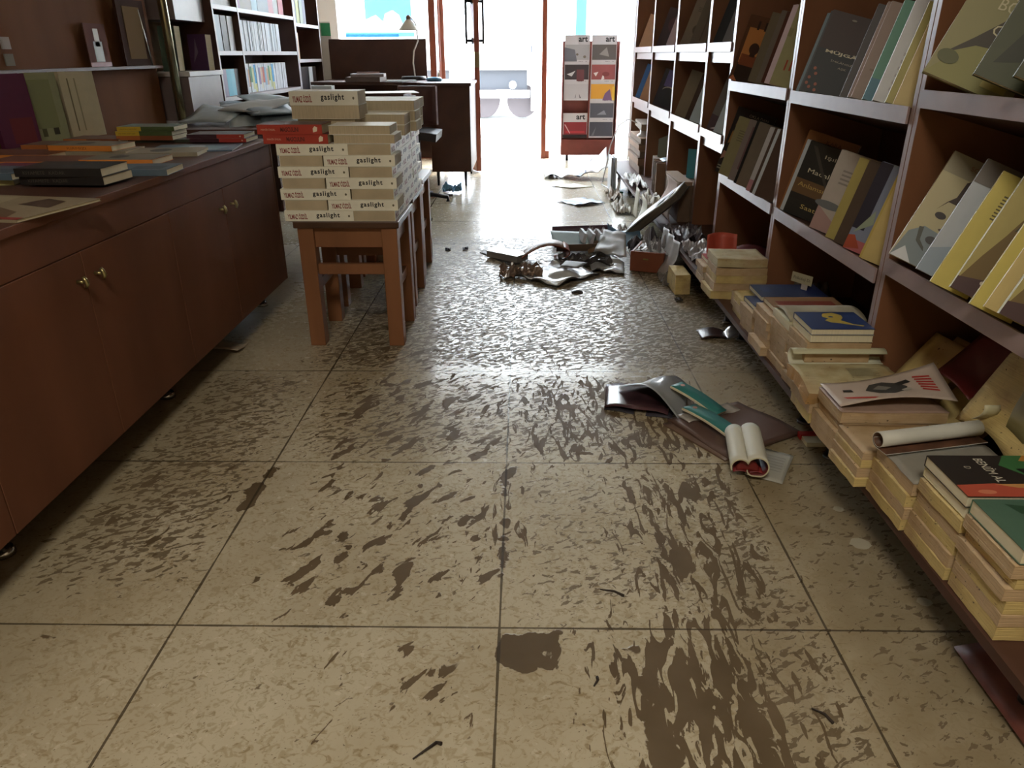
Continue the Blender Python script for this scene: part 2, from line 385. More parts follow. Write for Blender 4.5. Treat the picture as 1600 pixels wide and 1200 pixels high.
def design(key, w, h, t, cover, front=(), spine=(), page=None, sp=None, back=None):
    page = page or PAGEW; cm = mat(cover, .45, var=.05, scale=30); sm = mat(sp, .45) if sp else cm; bm = mat(back, .5) if back else cm
    m = MB(); c = .0009
    m.box((0, 0, 0), (w, c, h), cm); m.box((0, t-c, 0), (w, t, h), bm); m.box((0, c, 0), (c, t-c, h), sm)
    Art(m, (0, 0, 0), (1, 0, 0), (0, 0, 1), w, h, (0, -1, 0)).run(front)
    Art(m, (0, t, h), (0, 0, -1), (0, -1, 0), h, t, (-1, 0, 0)).run(spine)
    p = MB().box((c, c, .0015), (w-.0018, t-c, h-.0015), page)
    DES[key] = (m.mesh('cover'), p.mesh('pages'), w, h, t)
def put(key, M, label, group=None, name='book', cat='book'):
    cm, pm, w, h, t = DES[key]; o = thing(name, label, cat, M, group); link(pm, 'pages', o); link(cm, 'cover', o); return o
def lay(key, cx, cy, zb, ang, label, group=None, back_up=False):
    """lies flat, centre (cx, cy), bottom at zb, spine facing the direction ang (degrees, -90 = towards the camera)"""
    w, h, t = DES[key][2:]; d = Vector((math.cos(R(ang)), math.sin(R(ang)), 0)); x = -d; z = d.cross(Vector((0, 0, 1)))
    zt = zb+t
    o = Vector((cx, cy, zt))-x*w/2-z*h/2
    return put(key, frame(o, x, z), label, group)
def dirs(psi, th, al=13):
    a, s_, t = R(al), R(psi), R(th)
    W = Vector((math.cos(s_), -math.sin(s_), -math.cos(s_)*math.tan(a))).normalized(); N = Vector((-math.sin(s_), -math.cos(s_), 0))
    U = N.cross(W); U = (U if U.z > 0 else -U).normalized(); N = W.cross(U); N = N if N.y < 0 else -N
    return W, (U*math.cos(t)-N*math.sin(t)).normalized()
def lean(key, x, y, z, psi, th, label, group=None):
    W, H = dirs(psi, th); Y = H.cross(W); t = DES[key][4]; lift = max(0, -Y.z*t)+.0012
    return put(key, frame((x, y, z+lift), W, H), label, group)
def pitch(key, psi, th):
    W, H = dirs(psi, th); return DES[key][4]/abs(H.cross(W).y)+.0012

# ---- the big cream book title of the stool stack
GS = [('t', 'YILMAZ ÖZDİL', .045, .20, .285, .60, '8c2f28', 1), ('t', 'gaslight', .46, .24, .34, .58, '161616', 1), ('e', .935, .5, .015, .11, '6e6a55')]
design('gas', .142, .233, .0350, 'f0eedd', [('r', .1, .1, .9, .9, 'eceade')], GS, PAGE)
design('gasb', .142, .233, .0440, 'dedccd', [('r', .02, .02, .98, .98, 'e8e8e6')], GS, PAGE)
design('blk', .142, .200, .0275, 'f4f3ee', [], [], PAGE)
design('red', .135, .210, .0295, 'ad3b2c', [('r', 0, 0, 1, 1, '53393a')],
       [('t', 'MAHİR ÜNSAL', .06, .38, .22, .26, 'e0b6a0'), ('t', 'MASCULINI', .36, .25, .28, .48, '54201c', 1), ('p', [(.86,.2),(.92,.3),(.93,.7),(.89,.85),(.86,.6)], 'efe0c8')])
DES['red'] = DES['red']
ORD = ['bottom', 'second', 'third', 'fourth', 'fifth', 'sixth', 'seventh', 'eighth', 'ninth', 'tenth']
def stool(x0, x1, y0, y1, h, label):
    t = thing('wooden_stool', label, 'stool', at((x0+x1)/2, (y0+y1)/2, 0), 'wooden stools under the cream book stacks'); a = (x1-x0)/2; b_ = (y1-y0)/2; l = .027
    MB().box((-a-.01, -b_-.01, h-.022), (a+.01, b_+.01, h), STOOLD).build('seat', t, .003)
    for sx in (-1, 1):
        for sy in (-1, 1):
            cx, cy = sx*(a-l), sy*(b_-l); MB().box((cx-l, cy-l, 0), (cx+l, cy+l, h-.023), STOOLW).build('leg', t, .003)
    for sy in (-1, 1):
        cy = sy*(b_-l); MB().box((-a+2*l, cy-.012, h-.092), (a-2*l, cy+.012, h-.024), STOOLW).build('apron', t, .001)
        MB().box((-a+2*l, cy-.011, .262), (a-2*l, cy+.011, .298), STOOLW).build('stretcher', t, .001)
    for sx in (-1, 1):
        cx = sx*(a-l); MB().box((cx-.012, -b_+2*l, h-.092), (cx+.012, b_-2*l, h-.024), STOOLW).build('apron', t, .001)
        MB().box((cx-.011, -b_+2*l, .19), (cx+.011, b_-2*l, .226), STOOLW).build('stretcher', t, .001)
    return t
stool(-.727, -.388, 1.432, 1.752, .450, 'orange-brown wooden stool in front, nearest the camera, under the cream books')
stool(-.742, -.403, 1.885, 2.205, .450, 'second wooden stool from the camera, its legs behind the front stool')
stool(-.760, -.421, 2.330, 2.650, .450, 'third and farthest wooden stool under the book stacks')
g = 'cream paperbacks stacked on the stools'
z0 = .4505; T = .0357
for k in range(7):
    L_ = k % 2 == 0; z = z0+k*T; j = [(random.Random(k*9+i).random()-.5)*.006 for i in range(6)]; oo = ORD[k]
    if L_:
        lay('gas', -.6485+j[0], 1.5010+abs(j[1])*.4, z, -90, f'cream paperback with lettered spine at the left, {oo} layer of the front stool stack', g)
        lay('gas', -.4605, 1.5465+abs(j[2])*.3, z, 0, f'cream paperback showing tan page ends, right corner, {oo} layer of the front stool stack', g)
        lay('gas', -.4605+j[3]*.5, 1.7855, z, 0, f'cream paperback behind the right corner book, {oo} layer of the stack, spine facing the aisle', g)
        lay('gas', -.4605+j[4]*.5, 2.0225, z, 0, f'cream paperback at the far right of the stack, {oo} layer, spine facing the aisle', g)
    else:
        lay('gas', -.4945+j[0]*.4, 1.5010+abs(j[1])*.4, z, -90, f'cream paperback with lettered spine at the right, {oo} layer of the front stool stack', g)
        lay('gas', -.6850, 1.5465+abs(j[2])*.3, z, 180, f'cream paperback showing tan page ends, left corner, {oo} layer of the front stool stack', g)
        lay('gas', -.4605+j[3]*.5, 1.6950, z, 0, f'cream paperback, spine to the aisle, one book back, {oo} layer of the stool stack', g)
        lay('gas', -.4605+j[4]*.5, 1.9320, z, 0, f'cream paperback, spine to the aisle, two books back, {oo} layer of the stool stack', g)
    if L_: lay('gas', -.6485, 1.6480, z, 90, f'cream paperback hidden behind the lettered spine, {oo} layer of the stack on the front stool', g)
    else: lay('gas', -.6500, 1.7400, z, 90, f'cream paperback behind the left corner book, {oo} layer of the stack on the front stool', g)
zt = z0+7*T
lay('blk', -.4740, 1.5040, zt, 90, 'cream paperback with tan pages out, lower of two on the right of the stack top', g)
lay('blk', -.4880, 1.5060, zt+.0278, 90, 'cream paperback with bright white cover, upper of two on the right of the stack top', g)
lay('red', -.6960, 1.4990, zt, -90, 'red spined paperback, lower of the two red ones on the cream stack')
lay('red', -.7110, 1.4960, zt+.0298, -90, 'red spined paperback with dark cover, upper of the two red ones')
lay('gas', -.6350, 1.6500, zt, 90, 'cream paperback lying under the thick tan page block at the stack top', g)
lay('blk', -.6350, 1.6800, zt+.0353, 90, 'thin cream paperback under the tan page block at the stack top', g)
lay('gasb', -.6330, 1.6700, zt+.0631, 90, 'thick cream paperback with its tan fore-edge out, just under the topmost lettered book', g)
lay('gasb', -.6350, 1.6710, zt+.1074, -90, 'topmost cream paperback of the stack, large red and black spine lettering', g)
for i, (x, y, k) in enumerate(((-.475, 1.76, 0), (-.475, 1.765, 1), (-.455, 1.92, 0), (-.460, 1.93, 1), (-.462, 1.935, 2), (-.47, 2.085, 0), (-.47, 2.09, 1), (-.465, 2.09, 2))):
    lay('gas', x-.02, y+.0, zt+.0004+k*T, 90, f'cream paperback at the rear right of the stool stack, {["eighth","ninth","tenth"][k]} layer, {["nearest","nearest","middle","middle","middle","farthest","farthest","farthest"][i]} pile', g)

# ---- counter books
design('black', .135, .215, .0200, '1d1b1b', [('p', [(.3,.2),(.5,.35),(.45,.6),(.3,.55)], '3b4048'), ('e', .6, .45, .12, .08, '30343c')], [('t', 'KIYAMETE', .10, .3, .25, .4, '4a463e'), ('t', 'KADAR', .40, .3, .18, .4, '4a463e')])
design('orange', .15, .30, .0140, 'c07a35', [('r', 0, 0, 1, 1, '6b3d28')], [], PAGEW)
design('orange2', .14, .22, .0170, 'cf8136', [('r', 0, 0, 1, 1, '77705f'), ('e', .5, .6, .25, .12, '3a362f')], [('t', 'KIRMIZI', .3, .3, .3, .4, '7b431f')], PAGEW)
design('bluecr', .135, .21, .0160, '50606c', [('r', .1, .1, .6, .5, '3d4d58')], [], PAGEW)
design('maps', .24, .32, .0060, '8c8068', [('p', [(0,.1),(.3,.2),(.5,.5),(.3,.8),(0,.9)], '5d4a35'), ('p', [(.5,.1),(.8,.15),(.9,.35),(.6,.4)], '463527'), ('p', [(.6,.55),(.95,.6),(.9,.9),(.7,.8)], 'a1977c'), ('r', 0, 0, .08, 1, '8a2d26')])
design('greyc', .15, .22, .0130, '8f8672', [('e', .5, .6, .3, .15, '45413a')], [], PAGEW)
design('purp', .14, .215, .0120, '6d2c45', [], [], PAGEW)
design('yelgr', .135, .21, .0155, '4f5a2b', [('r', 0, 0, 1, 1, '6a7366')], [('r', 0, .0, .42, 1, 'c2a436'), ('r', .42, 0, 1, 1, '45542c'), ('t', 'ALTIN KİTAP', .05, .35, .3, .3, '5c4a1a')])
design('redbr', .135, .21, .0155, '7a4526', [('r', 0, 0, 1, 1, '5d3a26')], [('r', 0, 0, .42, 1, 'a5622f')])
design('dgreen', .16, .24, .0100, '343a2c', [('e', .6, .5, .25, .2, '4c6038')], [], PAGEW)
design('dkred', .135, .21, .0135, '4a2029', [('r', 0, 0, 1, 1, '4f4a4a')], [('r', 0, 0, .52, 1, '3a1b26'), ('r', .52, 0, 1, 1, 'a5372d'), ('e', .93, .5, .015, .2, 'd8b79a')])
design('bluemag', .21, .28, .0040, '5d7284', [('p', [(.1,.2),(.6,.1),(.9,.6),(.4,.9)], '7f99a8'), ('e', .6, .5, .2, .1, 'b4c4cc')])
design('yelcr', .135, .21, .0150, 'a39f6a', [('r', 0, 0, 1, 1, 'b6b094')], [], PAGEW)
zc = .6655
def lc(key, px, py, zb, ang, label, dx=0, dy=0, group=None):
    """flat on the counter, spine facing the camera side, its lower right spine corner seen at px, py"""
    w, h, t = DES[key][2:]; p = onz(px, py, zb); d = Vector((math.cos(R(ang)), math.sin(R(ang)), 0)); x = -d; z = d.cross(Vector((0, 0, 1)))
    c = Vector((p.x, p.y, 0))+x*w/2+z*h/2
    return lay(key, min(c.x+dx, 5), c.y+dy, zb, ang, label, group)
lay('maps', -1.085, .52, zc, -100, 'large thin picture book with brown blots at the near corner of the counter')
lay('black', -1.095, .86, zc+.0062, -93, 'black spined book, lower of two stacked black ones on the counter')
lay('black', -1.100, .855, zc+.0264, -90, 'black spined book with moonlit cover, upper of two stacked on the counter')
lay('bluecr', -1.035, 1.045, zc, -85, 'blue cover with cream page ends lying right behind the black books')
lay('yelcr', -1.36, .88, zc, -80, 'yellowish cream book at the left frame edge of the counter')
lay('bluecr', -1.33, .885, zc+.0152, -95, 'dark blue book lying on the yellowish cream one at the left frame edge')
lay('orange', -1.40, 1.24, zc, -90, 'long orange spined book with brown cover, in front of the upright green book')
lay('orange2', -1.165, 1.255, zc, -90, 'orange spined book with grey cover, middle of the counter')
lay('purp', -1.38, 1.135, zc, -94, 'magenta edged thin book lying between the two orange spines')
lay('greyc', -1.37, 1.50, zc, -88, 'beige cover with a dark oval, behind the orange spined books')
lay('orange', -1.60, 1.40, zc, -90, 'orange spined wide book lying before the upright purple and green books')
lay('dgreen', -1.32, 1.92-.03, zc, -86, 'dark green and black picture book on the counter behind the beige cover')
lay('redbr', -1.56, 1.85, zc, -92, 'reddish brown book left of the green spined pile')
lay('bluemag', -1.105, 1.62, zc, -80, 'blue grey glossy magazine near the far end of the counter edge')
lay('dkred', -1.085, 1.845-.005, zc+.0042, -90, 'dark red spined book, lower of two at the far end of the counter')
lay('dkred', -1.095, 1.842, zc+.0180, -88, 'dark red spined book, upper of two at the far end of the counter')
lay('redbr', -1.365, 1.84+.02, zc+.0102, -90, 'brown and orange spined book under the green spined one')
lay('yelgr', -1.365, 1.86, zc+.0260, -90, 'green spined book with a yellow end, lower of the pair on top of the pile')
lay('yelgr', -1.360, 1.865, zc+.0418, -88, 'green spined book with a yellow end, topmost of the counter pile')

lay('orange2', -1.60, 1.08, zc, -86, 'orange spined book at the left frame edge behind the yellowish cream one')
lay('greyc', -1.13, 1.46, zc, -82, 'beige covered book near the counter edge before the blue grey magazine')
lay('orange2', -1.40, 1.50, zc+.0134, -95, 'orange spined book resting on the beige cover with the oval')
lay('redbr', -1.60, 1.66, zc, -88, 'reddish brown book in front of the upright cream book')
# upright books at the back of the counter
design('upgreen', .13, .215, .020, '8b8d68', [('r', .0, .0, .12, 1, 'b9b6a2'), ('r', .3, .08, .42, .2, '4c4a2c'), ('r', .6, .1, .75, .2, '3a3526'), ('r', .12, .2, .8, .9, '7d8055')])
design('uppurp', .12, .215, .02, '5a2440', [('r', .3, .05, .9, .4, '6d2a30')])
design('upred', .13, .215, .02, '6e2a1e', [('r', .1, .9, .6, 1, 'b6ac90')])
design('upcream', .13, .215, .018, 'b9b093', [('r', .2, .1, .24, .9, '6d644a'), ('r', .4, .1, .44, .9, '8e866a')])

def stand(key, y, label, x=-1.765):
    return put(key, frame((x, y, .6665), (.35, .94, 0), (-.04, 0, 1)) @ Matrix.Diagonal((1.2, 1, 1.12, 1)), label)
stand('uppurp', 1.60, 'purple and red upright book at the left frame edge behind the counter')
stand('upgreen', 1.765, 'greenish upright book leaning at the back of the counter')
stand('upred', 1.935, 'red brown upright book just right of the greenish one')
stand('upcream', 1.965, 'cream upright book, rightmost of the four at the counter back', -1.73)
# ------------------------------------------------------------------ books leaning on the right-hand shelves
FACE = [('r', 0, .0, 1, 1, 'b5ab86'), ('r', 0, .82, 1, 1, '938c74'), ('p', [(0,0),(.75,0),(.55,.12),(.62,.2),(.5,.32),(.2,.34),(.05,.25)], '7f8a8e'),
        ('p', [(.28,.60),(.20,.5),(.35,.66),(.36,.8),(.5,.88),(.68,.84),(.74,.7),(.66,.58),(.52,.60),(.48,.66),(.40,.60)], '3a2a22'), ('e', .30, .47, .075, .030, '3b3533'), ('e', .57, .47, .075, .035, '2f2b2b'),
        ('e', .42, .36, .05, .012, '5c5044'), ('e', .38, .25, .085, .035, '4c4a4a'), ('p', [(.14,.32),(.2,.2),(.36,.14),(.34,.17),(.24,.22),(.2,.33)], '55564f'), ('t', 'SONBAHAR', .3, .90, .5, .04, '8a5f48'), ('r', .85, .05, 1, .8, 'c0b37d'), ('p', [(0,0),(.3,0),(.12,.12)], 'c9ccd0')]
design('face', .135, .21, .012, 'b5ab86', FACE)
design('faceb', .135, .21, .010, 'a9b0b8', [('p', [(.3,.7),(.6,.75),(.75,.9),(.55,.62),(.3,.55)], '4a4f58'), ('e', .35, .5, .07, .03, '7d878f'), ('e', .55, .47, .07, .03, '7d878f'), ('e', .35, .25, .12, .06, '8e949e'), ('r', 0, .8, 1, 1, '6b655f'), ('p', [(0,0),(.9,0),(.7,.2),(.3,.3),(0,.2)], '8c9aa8')])
design('yelflap', .066, .205, .008, 'c2b35e', [('l', .35, .62, .8, .84, 8, '5b5230')])
design('portr', .135, .21, .012, 'a79a5f', [('p', [(.0,.05),(.1,.3),(.2,.5),(.3,.75),(.5,.85),(.7,.7),(.8,.4),(.8,0),(0,0)], '6f5b35'), ('p', [(.25,.55),(.35,.8),(.55,.88),(.7,.72),(.5,.68)], '40423a'), ('p', [(.55,.0),(1,.0),(1,.75),(.8,.5)], '9a9890'), ('t', 'Kırık', .35, .88, .4, .07, '2c2a22'), ('p', [(0,0),(.5,0),(.3,.15),(0,.1)], '4a3535'), ('e', .3, .12, .05, .02, 'c9bfae')])
design('gibi', .15, .24, .014, '8a8458', [('r', 0, 0, 1, 1, '8f8a5e'), ('p', [(0,0),(.75,0),(.8,.3),(.5,.32),(.2,.25),(.1,.1)], '8b8850'), ('p', [(.08,.16),(.3,.33),(.5,.5),(.62,.8),(.7,.95),(.85,.9),(.75,.5),(.55,.3),(.35,.28)], '40382a'), ('p', [(.55,.4),(.95,.45),(1,.9),(.9,1),(.8,.8)], '9a8a4c'), ('t', 'PULAR', .34, .70, .55, .10, 'c3bb97'), ('t', 'BÖLÜK', .34, .54, .55, .10, 'c3bb97'), ('t', 'GİBİ', .42, .38, .4, .10, 'c3bb97'), ('e', .15, .15, .12, .05, '5a5c34'), ('r', .62, .05, .9, .3, 'a89c5a')])
design('dkgreen', .15, .24, .012, '3f4429', [('p', [(.1,.1),(.5,.2),(.7,.6),(.3,.5)], '2f3122'), ('p', [(.4,.6),(.9,.7),(.8,.95)], '4c5a2a'), ('r', .6, .0, .62, .5, '6d6a45')])
design('muj', .135, .21, .014, '231d1d', [('r', 0, 0, .72, .55, '1f2326'), ('r', 0, .55, .72, 1, '38221d'), ('t', 'MÜJGÂ', .16, .50, .62, .055, 'd5cdb4', 1), ('t', 'İMKÂNSIZ', .32, .42, .42, .03, 'a8a190'), ('t', 'AŞK', .5, .35, .16, .03, 'a8a190')] +
       [('e', x, y, .03, .02, 'a25a42') for x, y in ((.1,.3),(.15,.24),(.06,.18),(.05,.11),(.12,.07),(.22,.12),(.24,.05))] + [('e', .45, .93, .05, .012, '8d8577'), ('p', [(.8,.1),(.95,.0),(1,.4),(.86,.5)], '3f3833'), ('p', [(.78,.55),(.84,.75),(1,.9),(1,.8),(.88,.6)], '4e463f')])
design('tree', .135, .21, .010, '2a1f1c', [('p', [(.5,.0),(.6,.4),(.65,.5),(.6,.1)], '6b6152'), ('p', [(.5,.6),(.6,.8),(.8,.9),(.65,.7)], '6b6152')])
design('pinkb', .135, .21, .016, '8b7568', [('t', 'DEFNE', .2, .6, .3, .04, '9a5d50'), ('r', .1, .3, .5, .32, '7c6658')])
design('teal', .135, .21, .014, '5a8d78', [('r', 0, 0, 1, .22, '4f7c8d'), ('r', 0, .22, 1, 1, '5a8d78')])
design('whiteb', .135, .215, .016, 'c6c8cc', [('e', .3, .86, .1, .03, 'b4898a'), ('e', .3, .66, .08, .03, 'bf9a9a'), ('l', .15, .1, .6, .5, 6, 'b3b0b4')])
design('yel', .135, .20, .012, 'a39a55', [])
design('yel2', .130, .20, .006, 'c0ac72', [], [], PAGEW)
design('thinblue', .135, .205, .005, '5d7480', [], [], None, sp='9fb4bd')
design('thinblack', .135, .21, .006, '15181b', [])
design('isil', .125, .20, .012, '2c2b28', [('r', .0, .3, .8, .5, '6b5237'), ('r', .0, .22, .8, .3, '2b2826'), ('t', 'Işıl', .45, .82, .25, .06, 'c9c4ae'), ('t', 'Madal', .2, .60, .5, .06, 'd6d0b6'), ('t', 'Anlamsız', .1, .40, .7, .06, 'c0a45f'), ('t', 'Saatl', .35, .12, .4, .06, 'c9b370'), ('p', [(.1,.95),(.2,.95),(.75,.5),(.7,.48)], '46423c'), ('r', .85, 0, 1, 1, '3d2a1e')])
design('tallor', .15, .225, .010, '8a5c34', [('t', 'KARA', .4, .9, .3, .04, '5a3322')])
design('greyw', .125, .20, .014, 'b3aba4', [('p', [(0,0),(.6,0),(.5,.12),(0,.3)], 'a88a86'), ('e', .2, .33, .3, .05, '6d7174'), ('l', .2, .6, .7, .8, 4, '8d8681')])
design('creamy', .125, .195, .014, 'a89b5c', [])
design('brsil', .125, .195, .012, '4f4136', [('r', .35, 0, .55, 1, '8c8f90'), ('r', .6, 0, 1, 1, '7f7f5a')])
design('lav', .14, .20, .014, '8089a0', [('r', 0, .25, .2, 1, '2a2838'), ('p', [(.05,.2),(.3,.35),(.25,.5),(.15,.35)], '93a08b'), ('r', 0, 0, 1, .13, 'b3666a'), ('p', [(0,.0),(.25,.05),(.1,.18),(0,.16)], 'a34a34'), ('e', .45, .6, .08, .03, '9aa3bb'), ('e', .5, .8, .1, .03, '9aa3bb')])
design('yelred', .13, .20, .008, 'b7a25a', [], [], PAGEW, sp='a3402c')
design('sunset', .14, .21, .012, '5b3a26', [('r', .1, .25, .8, .82, 'b5793f'), ('r', .1, 0, .8, .28, '33231c'), ('r', .12, .25, .78, .42, '7f4426'), ('e', .42, .52, .14, .09, '3a221a'), ('r', .3, .8, .36, .93, '2b1a16'), ('r', .5, .8, .56, .93, '2b1a16'), ('r', .68, .8, .74, .93, '2b1a16'), ('p', [(0,0),(.25,0),(.1,.08)], 'b46a45'), ('r', .35, .4, .5, .47, '3a221a')])
design('olive', .135, .205, .012, '6b6350', [('r', .8, 0, .83, 1, '8d8a62')])
design('greythin', .13, .205, .008, '6e675f', [])
design('brred', .13, .20, .010, '4f2c22', [])
design('pinkwhite', .135, .215, .006, 'cdbcc4', [], [], None, sp='e0ccd6')
design('three', .135, .218, .014, '9a9873', [('r', .2, .2, .24, .33, 'a24632'), ('r', .32, .21, .36, .34, 'a24632'), ('r', .44, .2, .48, .33, 'a24632'), ('r', .56, .22, .60, .32, 'a24632'), ('r', .0, .6, .1, .7, '8b8864')])
design('blackmap', .155, .235, .008, '221d1e', [('t', 'OKLA DAN', .35, .90, .5, .04, 'a39a8a'), ('p', [(.06,.45),(.16,.5),(.14,.62),(.08,.66)], '8f6a38'), ('p', [(.02,.2),(.12,.25),(.12,.33),(.04,.34)], '9a7264'), ('r', .02, .06, .12, .08, '8a8577'), ('r', .02, .1, .12, .12, '8a8577'), ('p', [(.1,.72),(.16,.8),(.12,.84)], '8f6a38')])
design('khaki', .135, .205, .014, '8a8460', [('l', .15, .6, .6, .8, 5, '6f6a50')])
design('pinkgr', .135, .205, .012, '7f7472', [('r', .15, .2, .25, .9, '6b4f52')])
design('greybr', .135, .205, .014, '6c6255', [('r', .3, .1, .35, .9, '5b5247'), ('r', .5, .1, .53, .8, '7a7061')])
design('whitepink', .135, .20, .012, 'b3b2b4', [('r', 0, 0, 1, .18, 'a87c84')])
design('whiteblue', .135, .20, .008, 'b9c2c9', [])
design('dknavy', .14, .21, .012, '262b33', [('p', [(.3,.1),(.6,.5),(.5,.9)], '343c44')])
design('grayfade', .14, .205, .012, '7b7c83', [])
design('beige', .14, .215, .016, '857867', [('e', .5, .35, .25, .12, '5b5142'), ('l', .2, .7, .7, .8, 3, '6d6152')])
design('maroon', .14, .205, .014, '3f2a30', [('e', .5, .6, .3, .2, '54343d')])
design('bblack', .14, .215, .018, '8d806a', [('r', .5, 0, .8, 1, '1b1a1f')])
design('brown', .135, .20, .012, '4c3a31', [])
design('palebl', .135, .20, .010, 'b8cbd6', [])
design('purple', .14, .205, .020, '3c3640', [('r', .2, .55, 1, .98, '6a62a0'), ('e', .55, .45, .35, .12, 'b9b3a8'), ('e', .5, .3, .38, .24, '3b3c43'), ('l', .5, .7, .85, .85, 3, '9a92c4')], sp='c8cfd6')
design('cobalt', .14, .215, .022, '2f5f96', [('e', .4, .8, .2, .06, '4c4f9a')], sp='7fb2dc')
design('tan', .135, .20, .014, 'b48a66', [])
design('wrapped', .15, .24, .020, '6f6a66', [('p', [(0,0),(.8,0),(.9,.2),(0,.25)], '54434b'), ('p', [(.1,.02),(.6,.05),(.3,.09)], 'c9c4c6'), ('p', [(.2,.3),(.7,.35),(.5,.6)], '8b8884')])
design('posterw', .20, .18, .003, 'd7dde2', [])
def lean2(key, x, y, z, psi, th, al, label, group=None):
    W, H = dirs(psi, th, al); Y = H.cross(W); w, h, t = [q*K for q in DES[key][2:]]; tt = math.tan(TL)
    lift = max((-tt*max(0, (W*a+Y*b).x+x-XF))-(W*a+Y*b).z for a in (0, w) for b in (0, t))+.0015
    return put(key, frame((x, y, z+lift), W, H) @ Matrix.Diagonal((K, K, K, 1)), label, group)
def row(z, ps, th, al, items, where, x=0):
    """items: (design, place of the lower left corner, copies, text)"""
    for key, y, n, txt in items:
        W, H = dirs(ps, th, al); pt = (DES[key][4]/abs(H.cross(W).y)+.0012)*K
        for i in range(n): lean2(key, XF+(x-.006)*K, KY(y)-i*pt, KZ(z), ps, th, al, f'{txt}, {where}', f'{txt}, {where}' if n > 1 else None)
row(.900, 25, 17, 24, [('gibi', .365, 1, 'large green book with pale capital lettering'), ('dkgreen', .205, 1, 'dark green cover right of the pale lettered book'), ('dkgreen', .10, 1, 'dark green cover cut by the right frame edge')], 'upper shelf, nearest bookcase', -.04)
row(.580, 25, 17, 24, [('face', .350, 1, 'drawn face cover, whole and leftmost'), ('faceb', .243, 1, 'bluish white second face cover'), ('yelflap', .190, 1, 'yellow flap with fine print left of the first portrait cover'), ('portr', .128, 1, 'bearded portrait cover, first of two'), ('yelflap', .066, 1, 'yellow flap with fine print between the portrait covers'), ('yel2', .030, 1, 'plain pale yellow page board'), ('portr', -.008, 1, 'bearded portrait cover at the right frame edge'), ('yelflap', -.085, 1, 'last yellow flap beyond the portrait covers')], 'lower shelf, nearest bookcase', -.04)
row(.868, 20, 15, 16, [('thinblue', 1.122, 3, 'thin grey blue book'), ('thinblack', 1.100, 1, 'thin black book left of the dark lettered cover'), ('muj', 1.086, 1, 'dark cover with spaced white capital lettering'), ('tree', .815, 1, 'dark cover with branches'), ('pinkb', .768, 2, 'brownish pink book'), ('teal', .688, 1, 'teal cover with blue foot'), ('whiteb', .635, 1, 'white cover with red marks'), ('yel', .575, 1, 'olive yellow book'), ('yel2', .540, 1, 'pale yellow page edge at the shelf end')], 'upper shelf, second bookcase')
row(.548, 46, 5, 18, [('tallor', 1.125, 1, 'taller orange brown book behind the lettered dark cover'), ('whiteblue', 1.112, 2, 'whitish thin book'), ('isil', 1.085, 1, 'dark grey cover with pale script lettering'), ('greyw', .872, 1, 'grey white cover with pink foot'), ('creamy', .760, 1, 'mustard cream book'), ('brsil', .708, 1, 'brown and silver streaked cover'), ('lav', .650, 1, 'lavender cover with red foot and dark edge'), ('yelred', .560, 1, 'yellow book with a red spine line'), ('yel2', .55, 1, 'pale yellow book at the shelf end')], 'lower shelf, second bookcase')
row(.872, 48, 8, 18, [('sunset', 1.775, 1, 'orange sunset cover with a silhouette'), ('olive', 1.53, 1, 'olive grey cover beside the sunset one'), ('greythin', 1.440, 2, 'grey brown thin book'), ('brred', 1.385, 1, 'dark reddish brown book'), ('pinkwhite', 1.350, 4, 'thin pinkish white book'), ('three', 1.300, 1, 'khaki cover with four red strokes')], 'upper shelf, third bookcase', -.02)
row(.550, 46, 8, 18, [('blackmap', 1.790, 1, 'black wide cover with gold figures'), ('khaki', 1.735, 1, 'khaki cover in front of the black wide one'), ('pinkgr', 1.60, 1, 'pinkish grey cover'), ('thinblack', 1.520, 1, 'thin black book right of the pinkish grey'), ('greybr', 1.490, 1, 'grey brown streaked cover'), ('whitepink', 1.370, 1, 'white cover with pink foot'), ('brown', 1.325, 1, 'brown book between white ones'), ('whiteblue', 1.300, 2, 'bluish white thin book'), ('brown', 1.272, 1, 'brown book at the shelf end')], 'lower shelf, third bookcase', -.03)
row(1.000, 44, 14, 18, [('dknavy', 2.150, 1, 'dark navy cover'), ('grayfade', 2.00, 1, 'shiny grey cover right of the navy one')], 'upper shelf, fourth narrow compartment')
row(.680, 44, 14, 18, [('wrapped', 2.120, 1, 'grey book in shiny plastic wrap'), ('palebl', 2.00, 1, 'pale bluish white cover beside the wrapped book')], 'lower shelf, fourth narrow compartment')
row(1.000, 44, 14, 18, [('beige', 2.820, 1, 'beige brown cover, left one'), ('greybr', 2.600, 1, 'grey brown cover, right one')], 'upper shelf, fifth compartment')
row(.685, 44, 14, 18, [('bblack', 2.820, 1, 'beige cover with a broad black stripe'), ('brown', 2.560, 1, 'dark brown cover'), ('palebl', 2.460, 1, 'pale blue white cover')], 'lower shelf, fifth compartment')
row(1.000, 44, 14, 18, [('maroon', 3.520, 1, 'dark maroon cover'), ('pinkwhite', 3.20, 2, 'thin white edged book')], 'upper shelf, sixth compartment')
row(.690, 44, 14, 18, [('purple', 3.510, 1, 'purple and grey cover with a round arch')], 'lower shelf, sixth compartment')
row(1.000, 44, 14, 18, [('tan', 4.20, 1, 'orange tan book')], 'upper shelf, farthest compartment')
row(.695, 44, 14, 18, [('cobalt', 4.22, 1, 'bright blue book'), ('tan', 4.02, 1, 'tan book beside the blue one')], 'lower shelf, farthest compartment')

